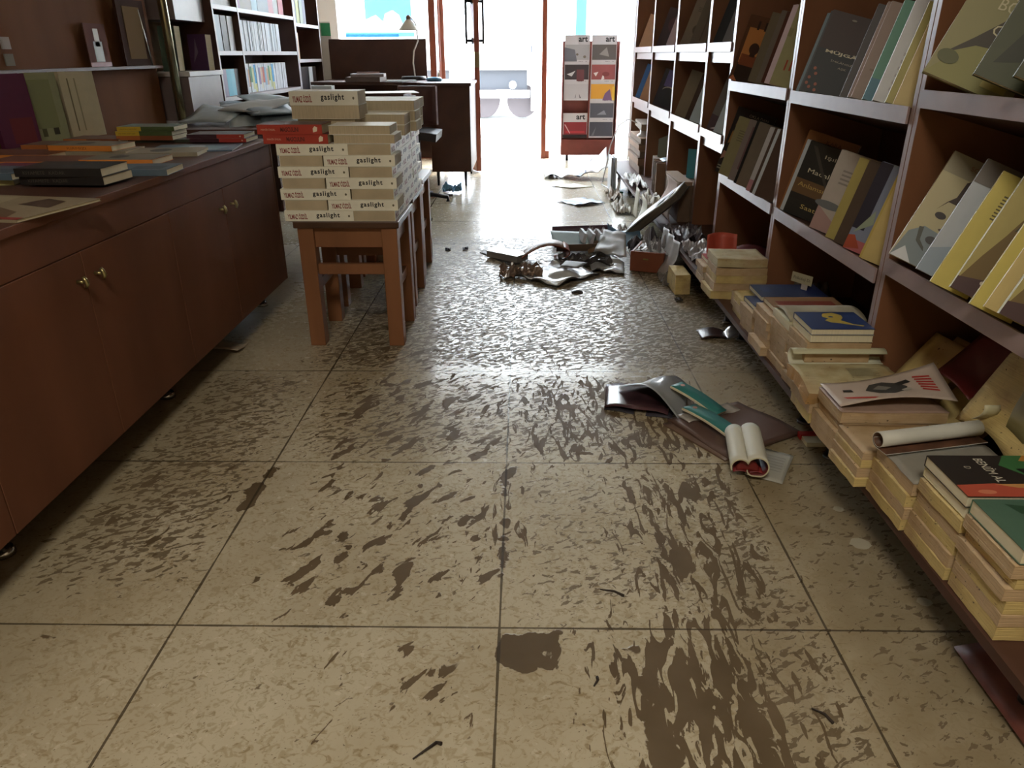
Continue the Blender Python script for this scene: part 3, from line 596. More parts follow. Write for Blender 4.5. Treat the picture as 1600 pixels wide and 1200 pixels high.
# ------------------------------------------------------------------ swollen wet books along the base shelf
def wave(seed, amp):
    def f(x, y): return amp*noise.noise(Vector((x*9+seed*3.1, y*9-seed, seed)))
    return f
def wetbook(x0, x1, y0, y1, z0, t, label, seed=0, yaw=0, amp=.004, wv=None, cover=None, art=(), group=None, tilt=(0, 0), page=None, name='swollen_book', nx=12, ny=10):
    """soaked book lying flat; z0 = its underside"""
    cx, cy = (x0+x1)/2, (y0+y1)/2; a, b_ = (x1-x0)/2, (y1-y0)/2; wv = wv or wave(seed, amp); page = page or (WETP if seed % 2 else WETP2)
    M = at(cx, cy, z0) @ rotz(yaw) @ Matrix.Rotation(R(tilt[0]), 4, 'X') @ Matrix.Rotation(R(tilt[1]), 4, 'Y')
    t_ = thing(name, label, 'book', M, group)
    def top(u, v, dz=0, gr=0):
        e = 1+.02*noise.noise(Vector((u*5, v*5, seed*7.3)))+gr
        x = (u-.5)*2*a*e; y = (v-.5)*2*b_*e; return (x, y, t+wv(cx+x, cy+y)+dz)
    m = MB(); m.slab(lambda u, v: top(u, v), nx, ny, lambda u, v: t-.0006, page, page, page); m.build('pages', t_)
    if cover:
        cm = mat(cover, .55, var=.08, scale=25); m = MB(); m.slab(lambda u, v: top(u, v, .0016, .01), nx, ny, .0009, cm)
        for poly, col in art:
            n = len(poly); c0 = (sum(p[0] for p in poly)/n, sum(p[1] for p in poly)/n); cmv = mat(col, .55)
            for i in range(n):
                q = (c0, poly[i], poly[(i+1) % n]); pp = [Vector(top(u, v, .0022, .01)) for u, v in q]
                m.poly(pp, cmv)
        m.build('cover', t_)
    return t_
def pile(tag_, x0, x1, y0, y1, z0, ts, seed, jit=.006, amp=.003, top=None, art=(), toplabel=None, xf=0, page=None):
    wv = wave(seed, amp); rr = random.Random(seed); z = z0+.0005
    for k, t in enumerate(ts):
        j = [(rr.random()-.5)*2*jit for _ in range(3)]; last = k == len(ts)-1
        nm = 'topmost' if last else (ORD[k]+(' from the bottom' if k else ''))
        lab = toplabel if (last and toplabel) else f'swollen book, {nm.replace(" from the bottom", " up")} in the pile {tag_}'
        wetbook(x0+j[0], x1+j[0]*.3, y0+j[1]*.25, y1+j[1]*.25, z, t, lab, seed+k, (rr.random()-.5)*1.6, wv=wv if k else (lambda x, y: wv(x, y)), cover=top if last else None, art=art if last else (), page=page)
        z += t+.0006+(.0018 if last else 0)
    return z
ZB = .1395
def flatbook(key, x, y, z, ang, label): return lay(key, x, y, z, ang, label)
design('benim', .135, .215, .0210, '2b2420', [('r', 0, 0, 1, 1, '2b211d'), ('p', [(0,.62),(.25,.50),(.5,.62),(.62,1),(0,1)], '3b6b3c'), ('p', [(.0,.78),(.14,.7),(.2,1),(0,1)], 'b57a35'), ('p', [(1,0),(.74,0),(.70,.3),(.80,.7),(.82,1),(1,1)], 'b3503a'), ('p', [(.72,.3),(.8,.45),(.84,.8),(.70,.7)], 'c08a50'), ('p', [(.35,.6),(.55,.65),(.6,1),(.3,1)], '171412'), ('e', .90, .18, .05, .07, 'cc7c5c')], [], PAGEW)
BEN = [('p', [(0,.62),(.25,.50),(.5,.62),(.62,1),(0,1)], '3b6b3c'), ('p', [(.0,.78),(.14,.7),(.2,1),(0,1)], 'b57a35'), ('p', [(1,0),(.74,0),(.70,.3),(.80,.7),(.82,1),(1,1)], 'b3503a'), ('p', [(.72,.3),(.8,.45),(.84,.8),(.70,.7)], 'c08a50'), ('p', [(.35,.6),(.55,.65),(.6,1),(.3,1)], '171412'), ('e', .90, .18, .05, .07, 'cc7c5c'), ('t', 'BENİM AL', .10, .34, .58, .10, 'cfc7b2'), ('t', 'D', .3, .2, .06, .05, 'cfc7b2')]
design('benim', .135, .215, .0210, '2b2420', BEN, [], PAGEW)
design('greentop', .135, .215, .0250, '4d6a58', [('p', [(.1,.2),(.3,.25),(.35,.5),(.2,.5)], '2c4a34'), ('p', [(.3,.4),(.5,.45),(.5,.7),(.3,.6)], '2c4a34'), ('r', .1, .6, .13, .9, '40303a'), ('r', .2, .55, .22, .85, '40303a')], [], PAGEW)
design('hand', .135, .215, .0160, '1f3566', [('p', [(.10,.45),(.05,.62),(.2,.72),(.35,.70),(.5,.62),(.72,.75),(.80,.9),(.85,.86),(.70,.6),(.62,.42),(.5,.36),(.4,.45),(.3,.38),(.2,.40)], 'b09a3c'), ('e', .3, .52, .04, .04, '1f3566')], [], PAGEW)
design('redband', .135, .21, .0140, '8b6a45', [('r', .3, .1, .8, .9, '7a2c1c'), ('r', .8, 0, 1, 1, '9a7a55')], [], PAGEW)
design('navy', .14, .215, .0140, '1c2850', [('r', .2, .1, .6, .25, '2a3a64')], [], PAGEW)
design('redc', .135, .21, .0150, 'a8453c', [], [], PAGEW)
design('hands', .135, .158, .0160, '1f3566', [('p', [(.10,.45),(.05,.62),(.2,.72),(.35,.70),(.5,.62),(.72,.75),(.80,.9),(.85,.86),(.70,.6),(.62,.42),(.5,.36),(.4,.45),(.3,.38),(.2,.40)], 'b09a3c'), ('e', .3, .52, .04, .04, '1f3566')], [], PAGEW)
design('plains', .135, .158, .0190, 'c4bb98', [], [], PAGEW)
design('plain', .135, .21, .0190, 'c4bb98', [], [], PAGEW)
ZB = .1395
z = pile('nearest the camera, below the green cover', .765, .975, -.172, -.038, ZB, [.026, .022, .024, .022, .020, .024], 11)
lay('greentop', .872, -.106, z+.001, 90, 'cream edged book with mottled green cover on top of the nearest pile')
z = pile('below the black, green and red cover', .765, .975, -.030, .108, ZB, [.024, .026, .022, .024, .024], 21)
lay('plain', .872, .040, z+.001, 90, 'clean cream edged book just under the black, green and red cover')
lay('benim', .872, .040, z+.0212, 90, 'clean book with black, green and red cover, pale capitals on it')
z2 = pile('with the grey top beside the red cover', .758, .972, .116, .262, ZB, [.024, .024, .026, .026], 31, top='8f8b80', toplabel='swollen book with warped grey cover under the long rolled sheet')
pile('left of the one with the grey top', .730, .930, .268, .400, ZB, [.020, .022, .018, .016], 41, jit=.010)
z3 = pile('below the curled typewriter cover', .742, .975, .408, .545, ZB, [.024, .026, .024, .026], 51, jit=.008, top='9c8272', toplabel='swollen book with pinkish brown stained top, under the curled typewriter cover', page=WETP2)
z4 = pile('below the open book with the white roll', .738, .950, .556, .690, ZB, [.026, .028], 61, jit=.008)
pile('below the blue cover with the yellow hand', .765, .924, .700, .838, ZB, [.026, .024, .026, .024, .026, .024], 71, jit=.007, page=WETP2)
lay('plains', .846, .768, ZB+.1570, 90, 'cream edged book just under the blue cover with the yellow hand')
lay('hands', .846, .768, ZB+.1765, 90, 'blue covered book with a yellow hand on it')
z6 = pile('below the white rolled covers', .765, .975, .848, .985, ZB, [.026, .026, .024, .026, .024], 81, jit=.007, page=WETP2)
z6b = pile('left of the white rolled covers', .755, .975, .993, 1.130, ZB, [.026, .024, .026, .024, .022], 91, jit=.010, page=WETP2)
lay('redband', .885, 1.060, z6b+.001, 90, 'orange and red striped book behind the white rolled cover')
z7 = pile('below the navy covers', .765, .975, 1.155, 1.290, ZB, [.026, .026, .024], 101, jit=.012, page=WETP2)
lay('navy', .880, 1.225, z7+.001, 92, 'navy covered book with a worn brown edge, lower of the navy pair')
lay('navy', .915, 1.300, z7+.0165, 90, 'wide navy covered book reaching into the shelf, upper of the navy pair')
z7b = pile('left of the navy covers', .770, .975, 1.300, 1.430, ZB, [.024, .026, .022], 111, jit=.010)
z8 = pile('of tall tan blocks', .735, .924, 1.555, 1.705, ZB, [.028, .030, .028, .026], 121, jit=.010, amp=.004)
wetbook(.742, .922, 1.560, 1.715, z8+.001, .030, 'large swollen cream page block with bare pages on top of the tan pile', 7, page=wet_page('c2b48c', 'pale_pages'))
z9 = pile('left of the tall tan blocks', .745, .950, 1.730, 1.860, ZB, [.026, .024, .022], 131, jit=.014, page=WETP2)
lay('redc', .862, 1.800, z9+.001, 90, 'red covered book on the pinkish grey pile')

def sheet(name, label, cat, f, nx, ny, t, mt, mb=None, me=None, M=None, group=None, extra=None):
    m = MB(); m.slab(f, nx, ny, t, mt, mb, me)
    if extra: extra(m)
    o = m.build(name, M=M); return tag(o, label, cat, group)
PAPER = mat('c9c8bd', .6, var=.05, scale=12); PAPERD = mat('a39c85', .7, var=.12, scale=20)
DRED = mat('5c1a17', .5, var=.1)
def spiral(r0, turns, a0, r1=None):
    r1 = r0*.75 if r1 is None else r1
    return lambda s: ((r0+(r1-r0)*s)*math.cos(a0+s*turns*2*math.pi), (r0+(r1-r0)*s)*math.sin(a0+s*turns*2*math.pi))
def roll(name, label, p0, p1, r, tail, mt, mb, turns=1.1, a0=-1.57, t=.0012, cat='rolled cover', flip=1):
    """sheet rolled around the axis p0-p1 with a flat tail of the given length"""
    p0, p1 = Vector(p0), Vector(p1); ax = (p1-p0).normalized(); side = Vector((0, 0, 1)).cross(ax).normalized()*flip; L_ = (p1-p0).length; q = spiral(r, turns, a0)
    tl = tail; tot = tl+turns*2*math.pi*r
    def f(u, v):
        s = v*tot; base = p0+ax*(L_*u)
        if s < tl: return base+side*(-(tl-s))+Vector((0, 0, -r+.0))
        a, b_ = q((s-tl)/(tot-tl)); return base+side*a+Vector((0, 0, b_))
    return sheet(name, label, cat, f, 4, 40, t, mb, mt, mt)
# white rolled sheet on the grey topped pile
roll('rolled_cover', 'long white roll of wet cover with brown picture inside, lying on the grey topped pile', (.742, .236, z2+.024), (.965, .285, z2+.026), .0165, .03, PAPER, mat('5b3d2c', .5, var=.5, scale=30), turns=1.25)
# open book with roll and text lines on pile 4
ob = thing('open_book', 'swollen open book with an upturned white page roll and visible text', 'book')
wv = wave(4, .003)
m = MB(); m.slab(lambda u, v: (.722+u*.235, .545+v*.165, z4+.040+.010*math.sin(v*math.pi)+wv(u, v)-.012*(1-v)**2), 16, 10, .034, wet_page('c9bf96', 'open_pages'), WETP, wet_page('c39a62', 'orange_pages'))
m.build('pages', ob)
m = MB()
for i in range(15):
    v = .30+.02*i; x0_ = .86
    m.poly([(x0_-.02, .545+.165*v, z4+.0445+.010*math.sin(v*math.pi)), (x0_+.06-.01*(i % 3), .545+.165*v, z4+.0445+.010*math.sin(v*math.pi)), (x0_+.06-.01*(i % 3), .5462+.165*v, z4+.0445+.010*math.sin(v*math.pi)), (x0_-.02, .5462+.165*v, z4+.0445+.010*math.sin(v*math.pi))], mat('57523f', .7))
m.build('text_lines', ob)
m = MB(); m.slab(lambda u, v: (.724+u*.235, .700+.021*math.cos(-1.9+v*4.4), z4+.063+.019*math.sin(-1.9+v*4.4)), 10, 20, .0012, mat('d3d2bb', .6, var=.04), mat('c2bf9f', .6)); m.build('page_roll', ob)
# typewriter cover, curled up
CW = mat('b9a89a', .5, var=.06, scale=15)
def tw(u, v, h=0):
    return Vector((.745+u*.255, .425+v*.125, z3+.006+.055*u*u*(.25+.75*v)+.02*math.sin(u*math.pi)*(1-v)+h))
m = MB(); m.slab(lambda u, v: tw(u, v), 20, 10, .0010, CW, mat('c8c0aa', .6))
def patch(pts, col, h=.0008):
    n = len(pts); c0 = (sum(p[0] for p in pts)/n, sum(p[1] for p in pts)/n)
    for i in range(n): m.poly([tw(c0[0], c0[1], h), tw(*pts[i], h), tw(*pts[(i+1) % n], h)], mat(col, .5))
patch([(.30,.45),(.38,.25),(.5,.2),(.62,.3),(.66,.45),(.6,.62),(.5,.75),(.38,.70)], '3c3b38')
patch([(.36,.45),(.45,.35),(.52,.45),(.44,.6)], '77736a', .0016); patch([(.60,.5),(.72,.6),(.70,.7),(.58,.62)], '2f2e2c', .0012); patch([(.60,.25),(.68,.32),(.66,.4),(.58,.32)], 'a59f92', .0014)
for i in range(6): patch([(.76+.0*i,.30+.085*i),(.90,.24+.085*i),(.90,.285+.085*i),(.77,.35+.085*i)], 'a8342e', .0010)
patch([(.08,.30),(.20,.22),(.34,.1),(.30,.06),(.1,.22)], 'b0392f'); patch([(.12,.5),(.2,.45),(.2,.58),(.13,.6)], '2d2b2a')
tag(m.build('torn_cover'), 'torn pale cover with a drawn typewriter and red lettering, curling up from the pinkish pile', 'torn cover')
# slanting swollen books behind
for i, (x, y, a, h, t) in enumerate(((.985, .610, 62, .19, .030), (1.022, .585, 60, .20, .028), (1.062, .555, 58, .20, .030), (1.035, .480, 60, .20, .030))):
    M = at(x, y, ZB+.012) @ rotz(8) @ Matrix.Rotation(R(-50), 4, 'Y')
    o = thing('swollen_book', f'swollen olive brown book standing slanted behind the curled cover, {["leftmost","second from left","third from left","lowest and nearest"][i]} of four', 'book', M, 'slanted swollen books behind the curled cover')
    wv = wave(i+3, .006); m = MB(); m.slab(lambda u, v: (u*.20-.0, (v-.5)*.15, t+wv(u*.2+i, v*.15)*.6), 12, 10, t-.002, WETP, WETP, wet_page('96815a', 'olive_pages')); m.build('pages', o)
# dark red bent cover and the leaning cream book at the right
sheet('bent_cover', 'dark red bent cover between the slanted books and the leaning cream book', 'cover', lambda u, v: (1.005+u*.095, .40+v*.15+.02*math.sin(u*3), ZB+.14+.10*u*u+.012*math.sin(v*3)), 10, 8, .0012, DRED, mat('b7ae93', .6))
lb = thing('leaning_book', 'thick cream olive book standing tilted at the right, pages fanned, beside the dark red cover', 'book')
m = MB(); m.slab(lambda u, v: (.995+.085*u+.01*math.sin(v*3), .375-v*.20, ZB+.095+.16*u+.015*math.sin(v*4+u)), 10, 12, .026, wet_page('a8a06a', 'olive2'), WETP, WETP); m.build('pages', lb)
m = MB(); m.slab(lambda u, v: (1.000+.085*u, .385-v*.22, ZB+.128+.165*u+.02*math.sin(v*3)), 8, 10, .0012, mat('b5ad78', .6), mat('8f875a', .6)); m.build('cover', lb)
sheet('loose_page', 'small bright cream page flap standing at the end of the long white roll', 'page', lambda u, v: (.968+.032*u, .318-.03*math.sin(v*2), z2+.030+.045*v), 4, 6, .0012, mat('cfc9a5', .6))
# white rolled covers of the sixth pile
rb = thing('book', 'book with its white cover rolled back, topmost beside the navy covers', 'book')
m = MB(); m.slab(lambda u, v: (.765+u*.215, .848+v*.140, z6+.024), 4, 6, .022, mat('c0b995', .7, var=.06), PAGEW, PAGEW); m.build('pages', rb)
m = MB(); m.slab(lambda u, v: (.768+u*.208, .992-v*.135+.0, z6+.026+.013*math.sin(min(1, v*1.02)*math.pi)**.7+.003*math.sin(u*14)*v), 16, 14, .0015, mat('aaa9a0', .55, var=.08, scale=40), PAPERD); m.build('cover', rb)
# price sign
sg = thing('price_sign', 'small cream paper sign standing on the navy covers', 'sign', frame((.93, 1.335, z7+.037), (.62, -.78, -.05), (0, .05, 1)))
m = MB(); m.box((0, 0, .018), (.075, .0012, .050), mat('a8a084', .7)); m.text('Psikoloji Di', (.008, -.0004, .026), (1, 0, 0), (0, 0, 1), .06, .013, mat('3a352a', .7)); m.build('card', sg)
MB().box((.040, .0013, 0), (.062, .0022, .03), mat('a9a3a0', .6)).build('stem', sg)
wetbook(.985, 1.085, 1.02, 1.13, ZB, .045, 'thick dark swollen book end deep in the shelf behind the rolled cover', 17)
sheet('crumpled_paper', 'crumpled dark papers at the back of the base shelf beside the large cream block', 'paper', lambda u, v: (.99+u*.10, 1.35+v*.16, ZB+.03+.09*abs(noise.noise(Vector((u*4, v*4, 2))))+.02), 12, 12, .001, mat('5d5348', .7, var=.5, scale=30))

# ------------------------------------------------------------------ on the floor near the camera
f1 = thing('plastic_folder', 'clear grey plastic folder curved open on the tiles, dark print inside', 'folder')
def bil(A, B, C_, D): return lambda u, v: A*(1-u)*(1-v)+B*u*(1-v)+C_*u*v+D*(1-u)*v
q0 = bil(onz(944, 640, .002), onz(1050, 655, .002), onz(1066, 600, .002), onz(947, 602, .002))
m = MB(); m.slab(lambda u, v: q0(u, v)+Vector((0, 0, .003*math.sin(u*9))), 10, 6, .0012, mat('37343c', .35, var=.6, scale=18)); m.build('back_sheet', f1)
m = MB(); m.slab(lambda u, v: q0(u*.93, .03+v*.94)+Vector((0, 0, .006+.003*math.sin(u*9)+.010*(1-v)*math.sin(u*3))), 12, 8, .0006, mat('4b3238', .2, var=.8, scale=9, spec=.8)); m.build('print', f1)
q1 = bil(onz(966, 605, .020), onz(1066, 658, .010), onz(1078, 604, .012), onz(1036, 588, .014))
m = MB(); m.slab(lambda u, v: q1(u, v)+Vector((0, 0, .048*math.sin(math.pi*min(1, u*1.02))**1.2*(1-.55*v)+.004*math.sin(v*9+u*4))), 22, 12, .0008, mat('8c9094', .2, var=.14, scale=12, spec=.8)); m.build('front_sheet', f1)
def tealbook(p, d, label, w=.050, L_=.20, z0=.03, sl=0):
    d = Vector(d).normalized(); o = thing('thin_book', label, 'book', frame(p, d, (0, 0, 1)), 'two thin teal books on the floor')
    m = MB(); m.slab(lambda u, v: (u*L_, v*w, .0075+.006*math.sin(u*math.pi)+sl*u), 12, 2, .0012, mat('2c7673', .5, var=.05), mat('c0b48a', .7)); m.build('cover', o)
    m = MB(); m.slab(lambda u, v: (u*(L_-.002), -.003+v*w, .0060+.006*math.sin(u*math.pi)+sl*u), 12, 2, .0055, PAGEW); m.build('pages', o)
    m = MB()
    for i in range(10): pass
    m.prism([(.022+.007*math.cos(a*math.pi/6), w*.55+.007*math.sin(a*math.pi/6), .0095+sl*.02) for a in range(12)], (0, 0, .0006), mat('b98a7c', .6)); m.build('sticker', o)
def tb_(p0, z0, p1, z1, label):
    a_, b_ = onz(*p0, z0), onz(*p1, z1); d = b_-a_; tealbook(tuple(a_), tuple(Vector((d.x, d.y, 0))), label, L_=Vector((d.x, d.y, 0)).length, sl=z1-z0)
tb_((1048, 606), .052, (1118, 652), .020, 'thin teal book with a pink sticker, upper and left of two crossing the folder')
tb_((1066, 640), .028, (1140, 686), .020, 'thin teal book with a pink sticker, lower and nearer of two')
fm = thing('magazine', 'large brown flat magazine in torn shiny wrap, under the teal books and the rolled book', 'magazine')
def mag(u, v, z=0): return Vector((.455, .835, 0))*(1-u)*(1-v)+Vector((.575, .615, 0))*u*(1-v)+Vector((.815, .760, 0))*u*v+Vector((.690, .960, 0))*(1-u)*v+Vector((0, 0, .0095+z+.0035*math.sin(u*6+v*4)))
m = MB(); m.slab(lambda u, v: mag(u, v), 14, 14, .006, mat('5d483f', .4, var=.12, scale=10)); m.build('cover', fm)
m = MB(); m.slab(lambda u, v: mag(u*.22, .12+v*.72, .003+.002*math.sin(v*20)), 5, 16, .0006, mat('9a948c', .12, var=.3, scale=22, spec=.9)); m.build('wrap', fm)
sheet('magazine', 'second brown magazine sticking out below the large one on the floor', 'magazine', lambda u, v: (.440+.125*u+.16*v, .815-.205*u+.1*v, .0045+.002*math.sin(v*4)), 8, 8, .004, mat('6a5548', .45, var=.15, scale=12))
# open book lying face down with its two page halves rolled
ro = thing('open_book', 'small open book with both page halves curled into white rolls, dark red inside', 'book', frame((.556, .522, .0155), (.985, -.17, 0), (0, 0, 1)))
def two(u, v):
    r1, r2 = .020, .025; s = v
    if s < .42: a = math.pi*(1.15-1.02*(s/.42)); x = .020+r1*math.cos(a); z = .022+r1*math.sin(a)
    else: a = math.pi*(.80-1.60*((s-.42)/.58)); x = .0600+r2*math.cos(a); z = .025+r2*math.sin(a)
    return Vector((x, -.0+u*.19, max(z, .003)))
m = MB(); m.slab(lambda u, v: two(u, v), 8, 44, .0035, DRED, mat('cfcdbd', .6, var=.04, scale=10), mat('c9c2a4', .8)); m.build('pages', ro)
m = MB(); m.slab(lambda u, v: (.006+.072*v, .010+u*.18, .0022+.004*abs(math.sin(v*6))), 4, 12, .0014, DRED, mat('7a1c1a', .5)); m.build('cover', ro)
m = MB(); m.slab(lambda u, v: (.012+.055*v, .014+.004*u, .004+.034*math.sin(math.pi*(.1+.8*v))*u+.002), 4, 10, .001, mat('6e1f1c', .5)); m.build('inner_flap', ro)
q2 = bil(onz(1163, 742, .0), onz(1222, 758, .0), onz(1240, 713, .0), onz(1183, 698, .0))
m = MB(); m.slab(lambda u, v: q2(u, v)+Vector((0, 0, .0035+.002*math.sin(v*5))), 8, 8, .0012, mat('a5a398', .6, var=.06, scale=12))
for i in range(6):
    A_ = q2(.30, .30+.09*i); B_ = q2(.85, .30+.09*i); k_ = (q2(.3, .32)-q2(.3, .30))*1.0
    m.poly([A_+Vector((0, 0, .0062)), B_+Vector((0, 0, .0062)), B_+k_+Vector((0, 0, .0062)), A_+k_+Vector((0, 0, .0062))], mat('8b8a82', .7))
tag(m.build('loose_page'), 'flat grey printed page under the rolled open book on the floor', 'page')
rbk = thing('book', 'small book with bright red spine strip lying on the floor under the base shelf', 'book')
MB().box((.802, .690, .001), (.93, .730, .013), PAGEW).build('pages', rbk); MB().box((.798, .7305, .001), (.93, .752, .016), mat('b3231c', .5)).build('cover', rbk)
for i, (px, py, rx, ry) in enumerate(((1310, 796, .012, .011), (1344, 850, .021, .020), (1444, 941, .014, .012))):
    p = onz(px, py); m = MB(); m.prism([(p.x+rx*math.cos(a*math.pi/9)*(1+.12*math.sin(a*2.3)), p.y+ry*math.sin(a*math.pi/9), .0003) for a in range(18)], (0, 0, .0012), mat('a9a08a', .4), smooth=False)
    tag(m.build('paint_spot'), f'pale round spot on the tiles before the book piles, {["farthest","largest","nearest"][i]} of three', 'spot', 'pale spots on the floor')
def twig(px, py, qx, qy, label, r=.0022, fork=None):
    a, b_ = onz(px, py, .003), onz(qx, qy, .003); c = (a+b_)/2+Vector((.004, .002, .002)); m = MB(); m.tube([a, c, b_], [r*.6, r, r*1.3], mat('2b2118', .8), 6)
    if fork: m.tube([b_, b_+Vector((.008, -.004, .002))], [r, r*1.5], mat('2b2118', .8), 6)
    tag(m.build('twig'), label, 'twig')
twig(645, 1186, 682, 1160, 'dark forked twig on the tile at the bottom centre', fork=1)
twig(1268, 1107, 1302, 1130, 'thin brown twig on the muddy tile at lower right')
twig(938, 921, 975, 931, 'dark curved splinter on the tile in the middle')
twig(928, 1072, 933, 1058, 'short dark splinter on the pale tile left of the mud streak')
m = MB(); m.slab(lambda u, v: (-1.16+u*.20, 1.34+v*.10, .003+.022*abs(math.sin(u*2.4+v))), 10, 6, .0015, mat('a89a85', .7, var=.15)); tag(m.build('crumpled_paper'), 'dirty paper scrap on the floor under the counter', 'paper')
m = MB(); m.slab(lambda u, v: (.79+u*.09, 1.50+v*.07, .003+.035*math.sin(u*3)*(.4+.6*v)), 12, 8, .0008, mat('a9a9ad', .15, .6, var=.4, scale=30)); tag(m.build('foil_wrapper'), 'shiny crumpled foil by the metal bookcase foot', 'foil')
m = MB(); m.slab(lambda u, v: (.70+u*.10, 1.50+v*.10, .003+.012*math.sin(u*3)), 8, 6, .001, mat('3a2622', .3, var=.3)); tag(m.build('dark_cover'), 'dark brown glossy cover scrap beside the shiny foil', 'cover')
sheet('loose_cover', 'red and grey dirty cover lying under the nearest book pile at the right edge', 'cover', lambda u, v: (.800+u*.20, -.27+v*.22, .012+.05*u), 8, 8, .0015, mat('6d3a2a', .5, var=.35, scale=14))
# ------------------------------------------------------------------ debris heap in the middle of the aisle
def crum(x, y, z, sx, sy, h, seed, mt, name, label, cat, t=.0012, rz=0, fr=3.2, mb=None, n=18, parent=None):
    M = at(x, y, z) @ rotz(rz)
    def f(u, v): 
        k = noise.noise(Vector((u*fr+seed, v*fr, seed*1.7))); k2 = noise.noise(Vector((u*fr*2.3, v*fr*2.3+seed, seed)))
        return ((u-.5)*sx*(1+.1*k2), (v-.5)*sy*(1+.1*k), .003+h*(abs(k)*1.2+abs(k2)*.5))
    m = MB(); m.slab(f, n, n, t, mt, mb or mt)
    m.sm = [False]*len(m.sm); return tag(m.build(name, parent, M=M), label, cat)
GLOSSW = mat('b9bbbd', .22, var=.12, scale=8, spec=.8); GREYP = mat('8d8b88', .5, var=.15, scale=14)
def quadp(a, b, c, d, h=0, z0=.003, seed=1):
    a, b, c, d = map(Vector, (a, b, c, d))
    return lambda u, v: (a*(1-u)*(1-v)+b*u*(1-v)+c*u*v+d*(1-u)*v)+Vector((0, 0, z0+h*abs(noise.noise(Vector((u*2.5+seed, v*2.5, seed))))))
sheet('open_magazine', 'wet open magazine with shining white pages at the front of the heap', 'magazine', quadp((-.01, 2.33, 0), (.19, 2.15, 0), (.40, 2.36, 0), (.20, 2.60, 0), .035, .010, 2), 16, 16, .007, GLOSSW, mat('4a4640', .6), mat('3d3a36', .6))
sheet('magazine_page', 'second bright magazine spread touching the wooden drawer', 'magazine', quadp((.37, 2.40, 0), (.52, 2.36, 0), (.545, 2.55, 0), (.37, 2.66, 0), .03, .012, 5), 12, 12, .004, GLOSSW, mat('4a4640', .6), mat('3d3a36', .6))
sheet('grey_sheet', 'grey stiff sheet leaning on the left side of the wooden drawer', 'paper', quadp((.40, 2.66, .02), (.55, 2.52, .02), (.57, 2.74, .09), (.47, 2.86, .09), .02, .02, 6), 10, 10, .002, GREYP)
sheet('torn_card', 'small torn grey card lying on the open magazine', 'paper', quadp((.22, 2.37, .03), (.30, 2.33, .03), (.35, 2.41, .035), (.25, 2.45, .035), 0, .016, 6), 4, 4, .002, mat('6f6d6c', .6))
wb = thing('book', 'thick book with pale page ends at the left tip of the heap', 'book', at(-.05, 2.66, .003) @ rotz(-38))
MB().box((-.10, -.03, .002), (.10, .06, .032), mat('86827f', .7)).build('pages', wb); MB().box((-.105, -.033, .0325), (.102, .063, .036), mat('d5d3d0', .3)).build('cover', wb)
sheet('dark_board', 'dark thin board under the leftmost book of the heap', 'board', quadp((-.19, 2.80, 0), (-.02, 2.53, 0), (.03, 2.57, 0), (-.13, 2.87, 0), 0, .003, 3), 4, 4, .002, mat('3b3837', .5))
crum(.03, 2.36, .003, .20, .13, .06, 4, mat('7d6a5c', .2, var=.4, scale=20, spec=.9), 'crumpled_wrap', 'crumpled shiny brown plastic wrap in front of the heap', 'plastic wrap', fr=5)
sheet('bent_magazine', 'reddish brown bent magazine arching on the left of the heap', 'magazine', lambda u, v: (.02+.25*u, 2.60+.16*v+.07*u, .015+.065*math.sin(u*2.6)+.01*math.sin(v*4)), 16, 8, .006, mat('a08c84', .35, var=.25, scale=9), mat('8a4630', .5), mat('7d3f2c', .5))
sheet('orange_cover', 'rust orange curled cover end in the heap', 'cover', lambda u, v: (.20+.075*math.sin(u*2.5), 2.58+.14*v, .01+.07*u), 10, 6, .002, mat('8a4a30', .5, var=.1))
gb = thing('open_binder', 'green lined binder lying open in the heap, white dividers upright', 'binder', at(.345, 2.86, .020) @ rotz(6))
m = MB(); m.slab(lambda u, v: (-.15+.33*u, -.09+.17*v, .012+.05*(v)+.02*abs(u-.5)), 12, 8, .004, mat('4a6353', .5, var=.15), mat('6b5c4b', .7)); m.build('cover', gb)
for i in range(3): MB().box((-.01+.042*i, -.07, .035), (.006+.042*i, .07, .085+.008*i), mat('c4c4c6', .4), T=Matrix.Rotation(R(14), 4, 'Y')).build('divider', gb)
MB().box((-.14, -.095, .0), (.17, -.088, .035), mat('5d4b3b', .7)).build('front_flap', gb)
sheet('magenta_board', 'dull purple board edge behind the green binder', 'board', lambda u, v: (.20+.33*u, 2.99+.02*v, .01+.085*v+.01*u), 6, 4, .003, mat('5a4350', .5))
sheet('blue_cover', 'blue shiny hollow cover at the right of the binder', 'cover', lambda u, v: (.50+.17*u, 2.86+.13*v, .025+.055*v-.045*math.sin(u*3.1)+.04), 12, 8, .002, mat('5f7f9a', .3, var=.2, scale=8), mat('6b533c', .6))
sheet('brown_flap', 'brown cardboard flap in the middle of the heap', 'cardboard', lambda u, v: (.38+.16*u, 2.74+.16*v, .012+.055*u+.03*math.sin(v*3)), 8, 8, .003, mat('7b6247', .7, var=.12))
crum(.445, 2.93, .06, .09, .12, .05, 9, mat('a89fa4', .5, var=.1), 'twisted_paper', 'twisted pale purple paper sticking up in the heap', 'paper', fr=4)
crum(.35, 2.55, .003, .26, .14, .05, 12, mat('3e3a3a', .4, var=.3), 'dark_bag', 'dark crumpled bag between magazine and binder', 'bag', fr=4)
